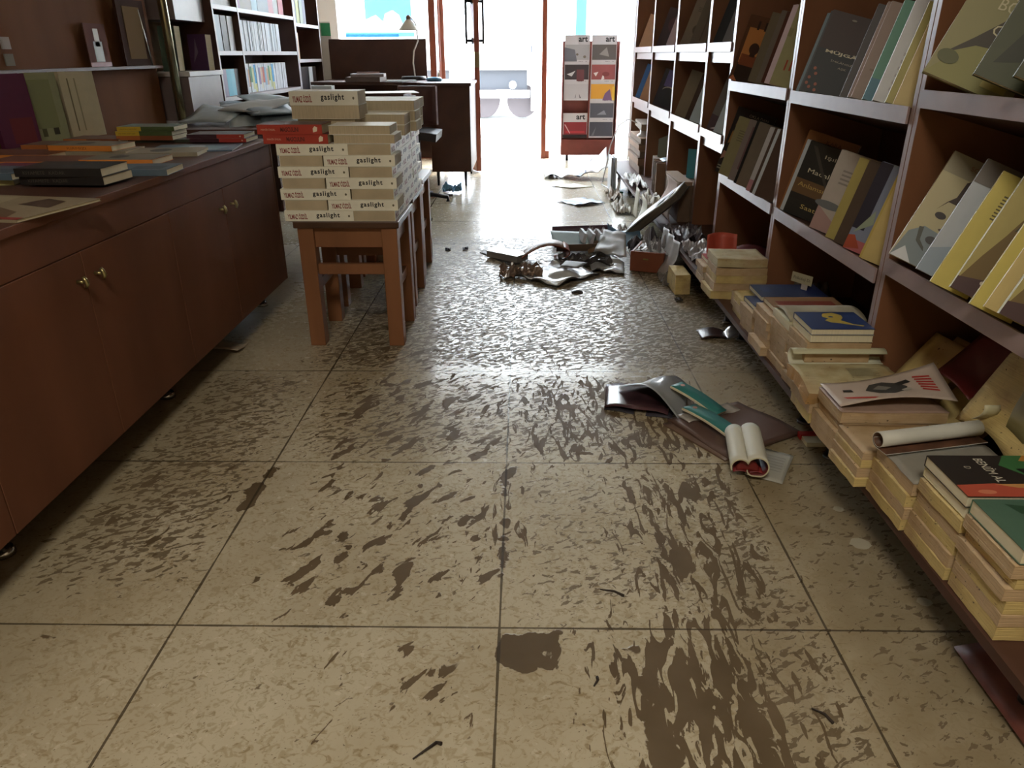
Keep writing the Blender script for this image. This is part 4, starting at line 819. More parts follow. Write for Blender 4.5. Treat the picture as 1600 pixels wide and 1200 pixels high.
# long white bound volume leaning up to the right
M = frame((.600, 2.985, .062), (.50, -.58, .62), (-.5, .1, .5))
lv = thing('bound_volume', 'long thick white bound volume leaning up to the right on the heap', 'book', M)
MB().box((0, -.0, -.034), (.40, .13, -.002), mat('6f6659', .8, var=.2, scale=60, stretch=(.1, .1, 1))).build('pages', lv)
m = MB(); m.slab(lambda u, v: (-.005+.41*u, -.004+.14*v, .004+.004*math.sin(u*5)), 10, 4, .004, mat('d4d6d2', .3, var=.05)); m.box((.24, .03, .0085), (.30, .10, .009), mat('8b8290', .5)); m.box((.32, .03, .0085), (.37, .09, .009), mat('9a93a0', .5)); m.build('cover', lv)
MB().box((-.005, -.004, -.040), (.405, .136, -.035), mat('413a35', .6)).build('back_cover', lv)
# wooden drawer with papers
dr = thing('small_wooden_box', 'small red-brown wooden drawer standing at the right front of the heap', 'drawer', at(.556, 2.435, 0) @ rotz(-20) @ Matrix.Diagonal((1, 1.18, 1.1, 1)))
DW = mat('7a4128', .5, var=.12, scale=8)
MB().box((0, 0, .004), (.160, .012, .092), DW).build('front', dr, .002); MB().box((.148, .0125, .004), (.160, .20, .088), DW).build('side', dr, .002); MB().box((0, .0125, .004), (.012, .20, .088), DW).build('side', dr, .002)
MB().box((0, .2005, .004), (.160, .212, .088), DW).build('back', dr, .002); MB().box((.0125, .0125, .004), (.1475, .20, .010), WOODD).build('bottom', dr); MB().box((.062, -.003, .058), (.088, -.0005, .064), BRASS).build('label_holder', dr)
crum(.690, 2.53, .080, .17, .21, .030, 15, mat('a9a8a8', .4, var=.1), 'crumpled_paper', 'crumpled grey papers filling the wooden drawer', 'paper', rz=-20, fr=3)
crum(.715, 2.55, .003, .13, .24, .16, 18, mat('8f8d90', .4, var=.25, scale=10), 'crumpled_newspaper', 'grey crumpled newspaper between drawer and bookcase', 'newspaper', fr=3)
crum(.68, 2.80, .003, .16, .20, .12, 20, mat('4e484f', .4, var=.3, scale=10), 'crumpled_bag', 'dark purple crumpled bag under the white bound volume', 'bag', fr=3)
crum(.66, 3.22, .003, .12, .26, .05, 23, mat('a9a5a0', .5, var=.2), 'newspaper', 'wet newspaper sheets on the floor before the fifth compartment', 'newspaper', fr=4)
crum(.72, 2.25, .003, .10, .16, .04, 24, mat('6b6660', .6, var=.3), 'wet_leaf', 'wet dark paper lumps by the base of the third bookcase', 'paper', fr=4)
wl = wetbook(.700, .765, 2.05, 2.22, .004, .085, 'cream torn book block standing right of the wooden drawer', 33)
sheet('grey_strip', 'dark grey glossy strip leaning right of the drawer', 'strip', lambda u, v: (.765-.03*u, 2.38+.24*v, .02+.07*u), 4, 6, .003, mat('5f6068', .3))
m = MB(); m.slab(lambda u, v: (.255+.05*u, 2.13+.03*v-.06, .003+.010*math.sin(u*3)*math.sin(v*3)), 8, 8, .002, mat('2e2620', .7)); tag(m.build('mud_clump'), 'dark mud clump on the tiles in front of the heap', 'mud')
for i, (px, py) in enumerate(((668, 346), (700, 391), (1060, 470), (727, 390))):
    p = onz(px, py); crum(p.x, p.y, .001, .06 if i == 0 else .03, .04, .03 if i == 0 else .010, 30+i, mat('2a2522', .6), 'debris_scrap', ['black scrap beside the stool legs', 'tiny dark scrap on the bright wet floor', 'thin dark leaf near the tan pile', 'small dark scrap left of the heap'][i], 'scrap', n=8)
sheet('flat_paper', 'pale blue sheet with a dark lifted edge on the far wet floor', 'paper', quadp((.28, 4.28, 0), (.42, 4.08, 0), (.62, 4.20, 0), (.46, 4.42, 0), .03, .003, 7), 10, 10, .002, mat('b9ccda', .3), mat('3b4147', .5), mat('3b4147', .5))
sheet('flat_paper', 'yellowish edged sheet flat on the floor in front of the white tarp', 'paper', quadp((.25, 4.95, 0), (.42, 4.82, 0), (.60, 4.92, 0), (.45, 5.05, 0), .015, .003, 8), 6, 6, .002, mat('d8d4c4', .4), mat('a98f4a', .5), mat('a98f4a', .5))
tag(MB().box((-.05, -.02, .001), (.05, .02, .014), mat('1f5a3c', .4)).build('green_block', M=at(.74, 4.62, 0) @ rotz(12)), 'small dark green block on the far wet floor', 'block')
p = onz(672, 307); m = MB(); m.tube([(p.x-.06, p.y+.10, .012), (p.x-.02, p.y, .012), (p.x+.02, p.y-.02, .012), (p.x+.17, p.y-.01, .012)], .009, mat('5b4a45', .5), 8); tag(m.build('bent_stick'), 'brown bent stick on the floor behind the stools', 'stick')

# ------------------------------------------------------------------ far end of the right wall: boxes, papers, tarp, cord
CARD = mat('8a6d55', .8, var=.1); CARD2 = mat('6f5a48', .8, var=.12); ZS = .1395
zz = ZS
for i, t in enumerate((.062, .060, .050, .046, .040)):
    o = thing('file_box', f'brown cardboard file box, {ORD[i]}{" from the bottom" if i else ""} of the pile in the farthest compartment', 'box', at(1.055+.006*(-1)**i, 4.90, zz), 'brown file boxes in the farthest compartment'); MB().box((-.16, -.28, 0), (.16, .28, t-.010), CARD if i % 2 else CARD2).build('box_body', o, .004); MB().box((-.163, -.283, t-.0098), (.163, .283, t-.0012), CARD2 if i % 2 else CARD).build('lid', o, .002)
    zz += t
m = MB(); m.tube([(.955, 4.78, zz), (.955, 4.78, zz+.008), (.955, 4.78, zz+.022), (.955, 4.78, zz+.045)], [.062, .062, .040, .040], mat('e4e2e6', .3), 20); tag(m.build('white_bowl'), 'white round dish on the brown file boxes', 'dish')
tag(MB().box((-.15, -.26, 0), (.16, .26, .045), mat('7a6a58', .7)).build('file_folder', M=at(1.07, 4.92, zz+.046) @ rotz(-3)), 'topmost grey brown folder above the white dish on the file boxes', 'folder')
m = MB(); m.tube([(.93, 5.02, zz+.07), (.86, 5.05, zz+.10), (.79, 5.08, zz+.05), (.73, 5.05, .30), (.69, 5.02, .10), (.67, 5.00, .006), (.70, 4.85, .006), (.74, 4.70, .006)], .0048, mat('cfcfcf', .4), 8); tag(m.build('power_cord'), 'thin pale cord drooping from the file boxes to the floor', 'cord')
def tarp(u, v):
    return (.22+.52*u, 5.30+.36*v*(1-.3*u)+.04*math.sin(u*9)-.10*u*u, .004+.03*abs(math.sin(u*11+v*3))+.21*u**2.2*(.35+.65*v)+.02*noise.noise(Vector((u*6, v*6, 3))))
m = MB(); m.slab(tarp, 40, 16, .002, mat('e2e3e6', .4), mat('3d4654', .5))
m.slab(lambda u, v: Vector(tarp(.50+.16*u, .02+.25*v))+Vector((0, 0, .004)), 8, 6, .001, mat('2c3a5c', .5)); tag(m.build('white_tarp'), 'crumpled white tarp with a navy patch in front of the card rack', 'tarp')
fb = thing('cardboard_box', 'brown cardboard box standing in the fifth compartment of the right wall', 'box', at(.860, 2.90, ZS))
MB().box((0, 0, .0), (.066, .40, .190), CARD2).build('box_body', fb, .004)
MB().box((.0665, .02, .0), (.28, .40, .190), CARD2).build('box_side', fb, .004); MB().box((-.004, -.004, .1905), (.066, .404, .212), mat('9a8068', .8)).build('lid', fb, .003)
sheet('torn_cardboard', 'torn pinkish brown cardboard sheet hanging over the left of the cardboard box', 'cardboard', lambda u, v: (.842-.012*math.sin(v*6)-.02*(1-v), 2.88+.30*u+.02*math.sin(v*7), .142+.205*v), 8, 12, .003, mat('a3887a', .8, var=.1))
for i in range(3):
    o = thing('document_folder', f'brown swollen document folder in the sixth compartment, {["nearest","middle","farthest"][i]} of three', 'folder', at(.875+.006*i, 3.72+.075*i, ZS), 'standing brown folders')
    m = MB(); m.box((0, 0, 0), (.28, .012, .20), CARD); m.box((.004, .0125, .002), (.275, .052, .195), mat('a08b72', .8)); m.box((0, .0525, 0), (.28, .062, .20), CARD2); m.build('folder_body', o)
crum(.815, 3.42, ZS, .11, .42, .07, 41, mat('c6c2b2', .6, var=.1), 'torn_papers', 'torn crumpled cream papers left of the cardboard box', 'paper', fr=3, t=.002)
sheet('hanging_paper', 'torn white page hanging down from the cream crumpled papers', 'page', lambda u, v: (.745-.02*v+.012*math.sin(v*5), 3.22+.20*u-.05*v, .02+.18*(1-v)), 6, 8, .0015, mat('d0ccba', .6))
sheet('cream_scrap', 'torn cream card hanging beside the white page', 'paper', lambda u, v: (.745-.02*v, 3.50+.14*u-.06*v, .05+.16*(1-v)), 6, 8, .0015, mat('b9b29a', .6))
crum(.815, 4.20, ZS, .11, .50, .06, 44, mat('d4d4d0', .5, var=.1), 'crumpled_paper', 'crumpled white papers spilling before the sixth compartment', 'paper', fr=3, t=.002)
crum(.70, 4.45, .003, .10, .34, .08, 46, mat('a99a8a', .6, var=.15), 'crumpled_bag', 'crumpled beige paper bag standing on the floor below the white papers', 'paper bag', fr=2.4, t=.002)
crum(.70, 3.98, .003, .10, .34, .06, 47, mat('b9b4a8', .6, var=.15), 'crumpled_paper', 'crumpled grey white papers on the floor before the sixth compartment', 'paper', fr=2.6, t=.002)
tag(MB().box((0, 0, 0), (.012, .22, .25), mat('8b8c90', .4)).build('grey_binder', M=at(.700, 4.66, .003)), 'light grey binder standing at the left of the paper heap', 'binder')
tag(MB().box((0, 0, 0), (.012, .22, .25), mat('d4d6da', .4)).build('white_binder', M=at(.728, 4.66, .003)), 'white binder standing beside the light grey one', 'binder')
tag(MB().box((0, 0, 0), (.22, .30, .17), CARD2).build('support_box', M=at(.95, 4.04, ZS)), 'brown box under the grey green board in the sixth compartment', 'box')
gbx = thing('board_book', 'grey green board with an orange figure standing in the sixth compartment', 'board', at(.965, 4.24, ZS+.171) @ rotz(-35))
m = MB(); m.prism([(0, 0, 0), (.19, 0, 0), (.19, 0, .18), (.13, 0, .175), (0, 0, .12)], (0, .006, 0), mat('7e8274', .6)); m.build('board', gbx); MB().box((.13, -.002, .0), (.188, -.0004, .11), mat('a5684a', .6)).build('orange_figure', gbx)
m = MB(); m.slab(lambda u, v: (.92+.12*u, 3.76+.14*v, ZS+.203+.012*abs(math.sin(u*3))), 6, 6, .002, mat('a9c4dc', .4)); tag(m.build('blue_sheet'), 'pale blue curved paper on the brown folders', 'paper')
tb = thing('book', 'turquoise and grey book standing on the cardboard box', 'book', at(.945, 3.17, ZS+.192) @ rotz(-38)); m = MB(); m.box((0, 0, 0), (.048, .004, .155), mat('4f9fb0', .5)); m.box((.0485, 0, 0), (.12, .004, .155), mat('9a9aa0', .5)); m.build('cover', tb); MB().box((.002, .0045, .002), (.118, .02, .153), PAGEW).build('pages', tb)
sheet('red_cover', 'red orange curved cover standing beside the pinkish pile, magenta foot', 'cover', lambda u, v: (.79+.12*u, 1.90+.05*math.sin(u*3)+.03*v, ZS+.003+.15*v), 8, 8, .002, mat('b5503f', .5, var=.12), mat('8d2a35', .5))
sheet('magenta_cover', 'dull magenta brown cover lying behind the red orange one', 'cover', lambda u, v: (.93-.0+.20*u, 1.92+.16*v, ZS+.01+.05*v+.02*math.sin(u*4)), 8, 8, .002, mat('6d3438', .5, var=.3))
crum(.845, 2.22, ZS, .15, .30, .05, 61, mat('9a979a', .4, var=.25, scale=10), 'crumpled_newspaper', 'grey crumpled newspaper on the base shelf behind the red cover', 'newspaper', fr=3)
crum(.840, 2.58, ZS, .15, .34, .06, 63, mat('5a5258', .4, var=.3, scale=10), 'crumpled_bag', 'dark crumpled bag on the base shelf before the cardboard box', 'bag', fr=3)
sheet('newspaper_sheet', 'newspaper sheet draped from the base shelf down to the floor right of the bound volume', 'newspaper', lambda u, v: (.752-.07*(1-v)**1.5+.008*math.sin(u*20), 2.25+.42*u+.02*math.sin(v*8), .008+.165*v), 16, 10, .0015, mat('a9a6a4', .45, var=.2, scale=14))
cl = thing('ceiling_lamp', 'square ceiling lamp above the entrance of the aisle behind the camera', 'lamp', at(-.15, -1.7, 2.64)); MB().box((-.36, -.36, .0), (.36, .36, .159), mat('d8d8d4', .5)).build('housing', cl)
# ------------------------------------------------------------------ left wall furniture
GREY_GLARE = mat('7f706e', .4, var=.05, spec=.6); WHITEL = mat('c9c6c8', .4)  # first one: brown laminate with the window's glare put into its grey colour
wc = thing('wall_cabinet', 'tall dark brown wall panel cabinet behind the long counter', 'cabinet')
MB().box((-1.99, -.45, .002), (-1.82, 2.98, 2.4), mat('6c452a', .85, var=.14, scale=6, stretch=(1, 1, .25), spec=.15)).build('panel', wc)
MB().box((-1.819, 1.2, .905), (-1.77, 2.95, .917), WOODD).build('ledge', wc)
MB().box((-1.819, 2.2, .43), (-1.80, 2.96, .44), WOODD).build('rail', wc)
m = MB(); m.tube([(-1.745, 3.005, .003), (-1.745, 3.005, 2.4)], .022, mat('a9a688', .22, .9), 20); tag(m.build('metal_pole'), 'shiny upright metal pole at the far end of the wall cabinet', 'pole')
m = MB(); m.box((0, 0, 0), (.004, .17, .17), mat('6b4a44', .9, spec=.1)); m.box((.0045, .05, .02), (.005, .12, .10), mat('8b8a80', .5)); m.box((.0045, .065, .08), (.005, .105, .15), mat('a3927c', .5)); m.box((.0045, .0, .0), (.005, .17, .018), mat('7d2f28', .5)); tag(m.build('picture_card', M=at(-1.80, 2.33, .918)), 'small faded picture card with a pale figure on the cabinet ledge', 'card')
fr = thing('framed_picture', 'dark framed beige panel standing on the cabinet ledge beside the pole', 'picture frame', at(-1.79, 2.60, .918)); MB().box((0, 0, 0), (.012, .26, .28), mat('3a2318', .9, spec=.1)).build('frame', fr); MB().box((.0125, .05, .03), (.014, .21, .25), mat('6d5636', .9, spec=.1)).build('panel', fr)
m = MB(); m.tube([(-1.772, 2.84, .919), (-1.776, 2.80, 1.16)], .004, CHROME, 8); tag(m.build('pen'), 'slim metal pen leaning on the framed beige panel', 'pen')
for i, (y, z, c, lb) in enumerate(((1.80, .985, 'a59a94', 'tiny pale square tag'), (1.80, .930, '7d766a', 'tiny grey tag below the pale one'))):
    MB().box((0, 0, 0), (.004, .05, .04), mat(c, .9, spec=.1)).build('price_tag', M=at(-1.818, y, z)); tag(bpy.data.objects['price_tag' if i == 0 else 'price_tag.001'], lb+' on the dark wall cabinet', 'tag')
lc_ = thing('low_cabinet', 'low side cabinet with window glare painted grey on its side, beyond the metal pole', 'cabinet', at(-1.99, 3.06, 0))
MB().box((0, 0, .08), (.29, .44, .86), GREY_GLARE).build('body', lc_, .002); MB().box((0, -.01, .8605), (.305, .455, .885), WHITEL).build('top', lc_, .002); MB().box((0, -.01, .62), (.31, .45, .645), WHITEL).build('ledge', lc_, .002); MB().box((.02, .02, 0), (.27, .42, .08), WOODD).build('plinth', lc_)
MB().box((0, 0, 0), (.25, .38, 1.1), GREY_GLARE).build('tall_grey_panel', M=at(-1.99, 3.12, 1.13)); tag(bpy.data.objects['tall_grey_panel'], 'tall cupboard, its face painted grey as window glare, above the low cabinet', 'cupboard')
design('vgreen', .10, .215, .045, '5a6c5c', [('r', .3, .4, .6, .6, '6d5a3c')], [('r', .35, .2, .6, .8, '6d5136')], PAGEW)
design('vpurple', .125, .18, .045, '57365a', [('p', [(.2,.2),(.5,.5),(.4,.9),(.3,.5)], '8b7a86')], [], PAGEW, sp='4a2a34')
put('vgreen', frame((-1.845, 3.11, .8865), (.95, -.25, 0), (0, .04, 1)), 'thick green upright book on the low cabinet beside the pole')
put('vpurple', frame((-1.80, 3.36, .8865), (.90, -.35, 0), (0, .03, 1)), 'thick purple upright book on the low cabinet')
def openshelf(name, label, y0, y1, zs, D=.28, xf=-1.70, H=2.1, ups=()):
    t = thing(name, label, 'bookcase', at(xf, y0, 0)); L_ = y1-y0; e = {'+x': WHITEL}
    for y in (0, L_-.022): MB().box((-D, y+.0005, .0), (0, y+.0215, H), WOODD, e).build('side_panel', t, .001)
    for y in ups: MB().box((-D+.01, y-y0, .0), (-.001, y-y0+.022, H), WOODD, e).build('divider', t, .001)
    MB().box((-D, .022, .0), (-D+.008, L_-.022, H), WOODD).build('back_panel', t)
    ed = [.022]+[v for y in ups for v in (y-y0-.0003, y-y0+.0223)]+[L_-.022]
    for z in zs:
        for k in range(0, len(ed), 2): MB().box((-D+.0085, ed[k]+.0003, z-.024), (-.002, ed[k+1]-.0003, z), WOODD, {'+x': WHITEL, '+z': mat('8d8183', .35)}).build('shelf', t, .001)
    return t
openshelf('open_bookcase', 'tall open bookcase with white shelf edges and rows of white journals on the left wall', 3.52, 5.15, (.30, .735, .985, 1.225), ups=(3.93,))
openshelf('open_bookcase', 'narrow open bookcase by the desk with one cream book on its middle shelf', 5.153, 5.88, (.30, .60, .930, 1.185))
def shelfrow(y0, y1, z, n, h, cols, label, group, dpt=.16, x=-1.735, gapr=.0004, first=0):
    w_ = (y1-y0)/n; r_ = random.Random(n*7+int(z*100)); meshes = {}
    for i in range(n):
        c = cols[i % len(cols)] if first == 0 else cols[r_.randrange(len(cols))]
        t = w_-gapr; k = (tuple(c) if isinstance(c, list) else c, round(t, 4))
        if k not in meshes:
            m = MB(); base = c[0] if isinstance(c, list) else c; m.box((-dpt, 0, 0), (0, t, h), mat(base, .5, var=.04), {'+z': PAGEW})
            if isinstance(c, list):
                for (a, b_, hx) in c[1:]: m.poly([(.0004, t*.08, h*a), (.0004, t*.92, h*a), (.0004, t*.92, h*b_), (.0004, t*.08, h*b_)], mat(hx, .5))
            meshes[k] = m.mesh('journal')
        o = link(meshes[k], 'journal', M=at(x+(r_.random()-.5)*.006, y0+i*w_, z+.0008)); tag(o, label(i), 'journal', group)
shelfrow(3.960, 4.93, .985, 56, .180, ['c3ccd4', 'cdd5dc', 'c6cdd2', 'd3d9dd', 'b9c6cf', 'ccd2d6'], lambda i: 'slim white journal in the long white row on the middle shelf of the left bookcase', 'slim white journals in the middle row', x=-1.76)
JC = [['c9d2dc', (.25, .85, '7a6a9a')], ['cdd4d8', (.1, .3, 'd8d4c0'), (.3, .85, 'c9a68a')], ['d2d8dc', (.3, .86, 'b8503c')], ['cdd5dc', (.2, .85, '7fa3c6')], ['d6dadc', (.2, .8, 'c8a07c')], ['cdd6d8', (.35, .9, '2f7a4c')], ['ccd2d6', (.1, .85, 'c2c98a')], ['c6d6e2', (.3, .95, '2a95cf'), (0, .28, 'd3d08a')], ['d2d8de', (.1, .9, 'd9dfe6')]]
shelfrow(3.965, 4.72, .735, 18, .175, JC, lambda i: f'journal with {["a purple","an orange beige","a red","a light blue","a tan","a green","a yellow green","a bright blue","a plain white"][i % 9]} spine band, {"nearer" if i < 9 else "farther"} half of the lower row, left bookcase', 'coloured journals in the lower row', x=-1.76)
shelfrow(4.725, 4.97, .735, 11, .175, ['cfd4dc', 'd5d8de'], lambda i: 'plain white journal at the far end of the lower row in the left bookcase', 'plain white journals in the lower row', x=-1.76)
shelfrow(3.965, 5.0, 1.225, 9, .20, ['6d2c55', '5d4a33', '5d4a33', '9fc4d4', '54636a', '54636a', '9a3236', '8d8a84', 'a32c30'], lambda i: f'{["plum","brown","brown","pale blue","slate","slate","red","grey","bright red"][i]} volume, {ORD[i].replace("bottom","first")} from the near end of the top row in the left bookcase', 'coloured volumes in the top row')
shelfrow(3.548, 3.70, .985, 1, .19, ['aebfc9'], lambda i: 'wide pale blue file standing in the small upper compartment', None)
shelfrow(3.715, 3.80, .985, 1, .19, ['2b211c'], lambda i: 'dark brown file beside the pale blue one in the small compartment', None)
shelfrow(3.82, 3.91, .985, 1, .19, ['c2c6c9'], lambda i: 'white file at the right of the small upper compartment', None)
shelfrow(3.548, 3.92, 1.225, 1, .20, ['cfd4d8'], lambda i: 'white wide file box in the top small compartment', None)
shelfrow(3.548, 3.90, .735, 5, .150, ['20242e', '8a86a0', '5fb4cc', '6fbcd2', '2b2a2c'], lambda i: f'{["black","mauve","light blue","second light blue","charcoal"][i]} file in the small lower compartment of the left bookcase', 'files in the small lower compartment')
shelfrow(5.18, 5.60, 1.185, 5, .20, ['6b5b3c', '2c2622', '8b8a34', '6a6f55', '2b2433'], lambda i: f'{["brown","black","yellow green","olive","dark purple"][i]} book on the upper shelf of the narrow bookcase', 'books on the narrow bookcase top')
shelfrow(5.22, 5.33, .930, 1, .19, ['d8b58a'], lambda i: 'single cream orange book on the middle shelf of the narrow bookcase', None)
shelfrow(5.30, 5.75, .60, 4, .27, ['2a1d1c', '241c20', 'c9cdd2', '3a2c2a'], lambda i: f'{["dark brown","black","white","dark red"][i]} tall file on the lower shelf of the narrow bookcase', 'tall files in the narrow bookcase')
# posters leaning in the corner
for i, (y, z, c, lb) in enumerate(((5.95, 1.02, 'd7d8d2', 'white poster with a green corner leaning in the left corner'), (6.05, .72, 'cfd2d4', 'white narrow board leaning below the poster'))):
    M = frame((-1.80, y, z-.35 if i == 0 else .003), (.95, .3, 0), (.12, 0, 1)); m = MB(); m.box((0, 0, 0 if i else -.667), (.17, .006, .55 if i == 0 else .85), mat(c, .5)); m.box((.09, -.0006, .44), (.17, -.0002, .54), mat('3aa06a' if i == 0 else c, .5)); tag(m.build('poster_board', M=M), lb, 'poster')

# low table with papers
lt = thing('low_table', 'low brown table heaped with papers between the stools and the left bookcase', 'table', at(-1.30, 3.25, 0))
MB().box((-.33, -.75, .625), (.33, .75, .65), WOODD).build('table_top', lt, .002)
for sx in (-1, 1):
    for sy in (-1, 1): MB().box((sx*.29-.02, sy*.70-.02, 0), (sx*.29+.02, sy*.70+.02, .6248), WOODD).build('leg', lt, .002)
rr = random.Random(5)
for i in range(14):
    x = -1.52+rr.random()*.42; y = 2.72+i*.062; z = .6525+.014*(i % 5)+.003*i; a = rr.random()*80-40; sz = .21
    M = at(x, y, z) @ rotz(a) @ Matrix.Rotation(R(4+rr.random()*6), 4, 'X')
    s_ = i+3; col = ['9aa6ac', '8a9aa4', 'a3adb2', '76858f', 'b3b7b8', 'c3c8cb'][i % 6]
    m = MB(); m.slab(lambda u, v: ((u-.5)*.25, (v-.5)*.32, .010+.010*math.sin(u*5+s_)*math.sin(v*4)), 8, 8, .004, mat(col, .45, var=.15, scale=9)); tag(m.build('loose_magazine', M=M), 'bluish grey loose paper in the sliding heap on the low table', 'paper', 'papers heaped on the low table')
for i, (y, z, c, sx, h, lb) in enumerate(((3.80, .652, '5a2a35', .44, .03, 'dark red long folder on the low table'), (3.81, .683, '7c7896', .42, .018, 'mauve folder on top of the dark red one'), (3.72, .702, 'd4dade', .12, .09, 'white paper block standing on the mauve folder'))):
    MB().box((-sx/2, -.13 if i < 2 else -.04, 0), (sx/2, .13 if i < 2 else .04, h), mat(c, .5)).build('desk_folder', M=at(-1.32 if i < 2 else -1.17, y, z)); tag(C.objects[-1] if False else bpy.data.objects[[o.name for o in C.objects if o.name.startswith('desk_folder')][-1]], lb, 'folder')

# ------------------------------------------------------------------ desk, lamp, things on it
dk = thing('desk', 'dark brown corner desk with a tall end panel beside the door', 'desk', at(-.37, 4.95, 0))
MB().box((-.31, 0, .112), (0, .022, .742), WOODD).build('end_panel', dk, .002)
MB().box((-.31, .0225, .112), (-.288, .50, .742), WOODD).build('side_panel', dk); MB().box((-.022, .0225, .112), (0, .75, .742), WOODD).build('side_panel', dk)
m = MB(); m.prism([(-.33, -.012, .7425), (.012, -.012, .7425), (.012, .80, .7425), (-.35, 1.02, .7425), (-1.28, 1.02, .7425), (-1.28, .28, .7425), (-.55, .26, .7425), (-.42, .14, .7425)], (0, 0, .022), WOODD); m.build('desk_top', dk, .002)
MB().box((-.52, .2, .60), (-.315, .6, .735), WOOD).build('drawer', dk, .002)
MB().box((-1.28, .98, .10), (-.30, 1.0, .74), WOODD).build('front_panel', dk)
MB().box((-1.29, 1.03, .10), (-.44, 1.05, 1.085), WOODD).build('screen_panel', dk, .002)
for x, y in ((-.05, .05), (-.27, .05), (-.05, .70), (-1.2, .9)): m = MB(); m.tube([(x, y, .112), (x, y, 0)], [.013, .008], BLACKM, 12); m.build('leg', dk)
la = thing('desk_lamp', 'desk lamp with pleated white shade and curved white arm on the desk', 'lamp', at(-.90, 5.62, .7655))
m = MB(); m.tube([(.02, 0, 0), (.02, 0, .03)], [.11, .10], mat('2c2a2c', .4), 28); m.build('base', la)
m = MB(); m.tube([(.03, 0, .03), (.02, 0, .13), (.03, 0, .22), (.07, 0, .30), (.06, 0, .42), (.02, 0, .47), (0, 0, .46)], .006, mat('d8d2c2', .4), 10); m.build('arm', la)
m = MB(); m.tube([(0, 0, .375), (0, 0, .455)], [.09, .022], mat('c9c4b8', .6), 28, cap=False); m.build('lamp_shade', la); m = MB(); m.tube([(0, 0, .455), (0, 0, .475), (0, 0, .49)], [.018, .02, .008], mat('8a6a45', .4), 14); m.build('cap', la)
m = MB(); m.tube([(0, 0, 0), (0, 0, .012), (0, 0, .03)], [.055, .07, .05], mat('6ba3cf', .25), 24); tag(m.build('blue_dish', M=at(-.68, 5.35, .7655)), 'small light blue dish on the desk beside the lamp', 'dish')
m = MB(); m.tube([(.0, .03*math.cos(a*.5), .035+.03*math.sin(a*.5)) for a in range(14)], .006, mat('c8b8a0', .4), 8); tag(m.build('tape_ring', M=at(-.66, 5.50, .7655)), 'upright pale ring on the desk by the blue dish', 'tape')
for i, (x, y, z, w_, d, h, a, c, lb) in enumerate(((-1.22, 5.30, .7655, .28, .20, .035, -5, '6a5a50', 'brown flat box at the left of the desk'), (-1.20, 5.31, .801, .26, .19, .022, 4, '8b7f78', 'grey brown book on the flat desk box'), (-1.20, 5.30, .8235, .18, .02, .012, 20, '8f6a5c', 'reddish strip on the desk books'), (-.95, 5.38, .7655, .24, .18, .006, 12, '8d9188', 'grey sheet on the desk'))):
    MB().box((-w_/2, -d/2, 0), (w_/2, d/2, h), mat(c, .5)).build('desk_item_'+'abcd'[i], M=at(x, y, z) @ rotz(a)); o = bpy.data.objects['desk_item_'+'abcd'[i]]; o.name = ['flat_box', 'grey_book', 'ruler', 'paper_sheet'][i]; tag(o, lb, ['box', 'book', 'ruler', 'paper'][i])
# small chair with boxes between stools and desk
ch = thing('cardboard_carton', 'brown open carton with a cream lid behind the stools', 'box', at(-.70, 2.98, 0)); MB().box((-.17, -.16, .0), (.17, .16, .765), mat('5a3a2c', .6)).build('carton_body', ch, .003); MB().box((-.16, -.16, .7655), (.15, .12, .785), WOODD).build('carton_flap', ch)
MB().box((-.16, -.11, 0), (.16, .11, .003), mat('e6ddd2', .4)).build('white_sheet', M=at(-.66, 2.93, .7875) @ rotz(15)); tag(bpy.data.objects['white_sheet'], 'bright white sheet on the brown carton', 'paper')
cr = thing('office_chair', 'dark chair partly hidden behind the book stacks', 'chair', at(-.70, 4.30, 0)); m = MB()
m.tube([(0, 0, .02), (0, 0, .42)], .025, BLACKM, 12); m.build('column', cr); m = MB(); m.slab(lambda u, v: (-.20+.36*u, -.2+.4*v, .47+.02*math.sin(u*3)), 8, 8, .05, mat('262529', .5)); m.build('seat', cr); m = MB(); m.slab(lambda u, v: (-.14+.26*u, .20+.03*math.sin(u*3.1), .50+.26*v), 8, 8, .03, mat('5a3a34', .5)); m.build('backrest', cr)
for k in range(5): m = MB(); a = k*2*math.pi/5; m.tube([(0, 0, .06), (.20*math.cos(a), .20*math.sin(a), .03), (.20*math.cos(a), .20*math.sin(a), 0)], .014, BLACKM, 8); m.build('leg', cr)
crum(-.50, 4.65, .003, .14, .10, .07, 51, mat('6f9fc4', .3), 'plastic_bag', 'small blue crumpled bag under the desk', 'bag', fr=3)

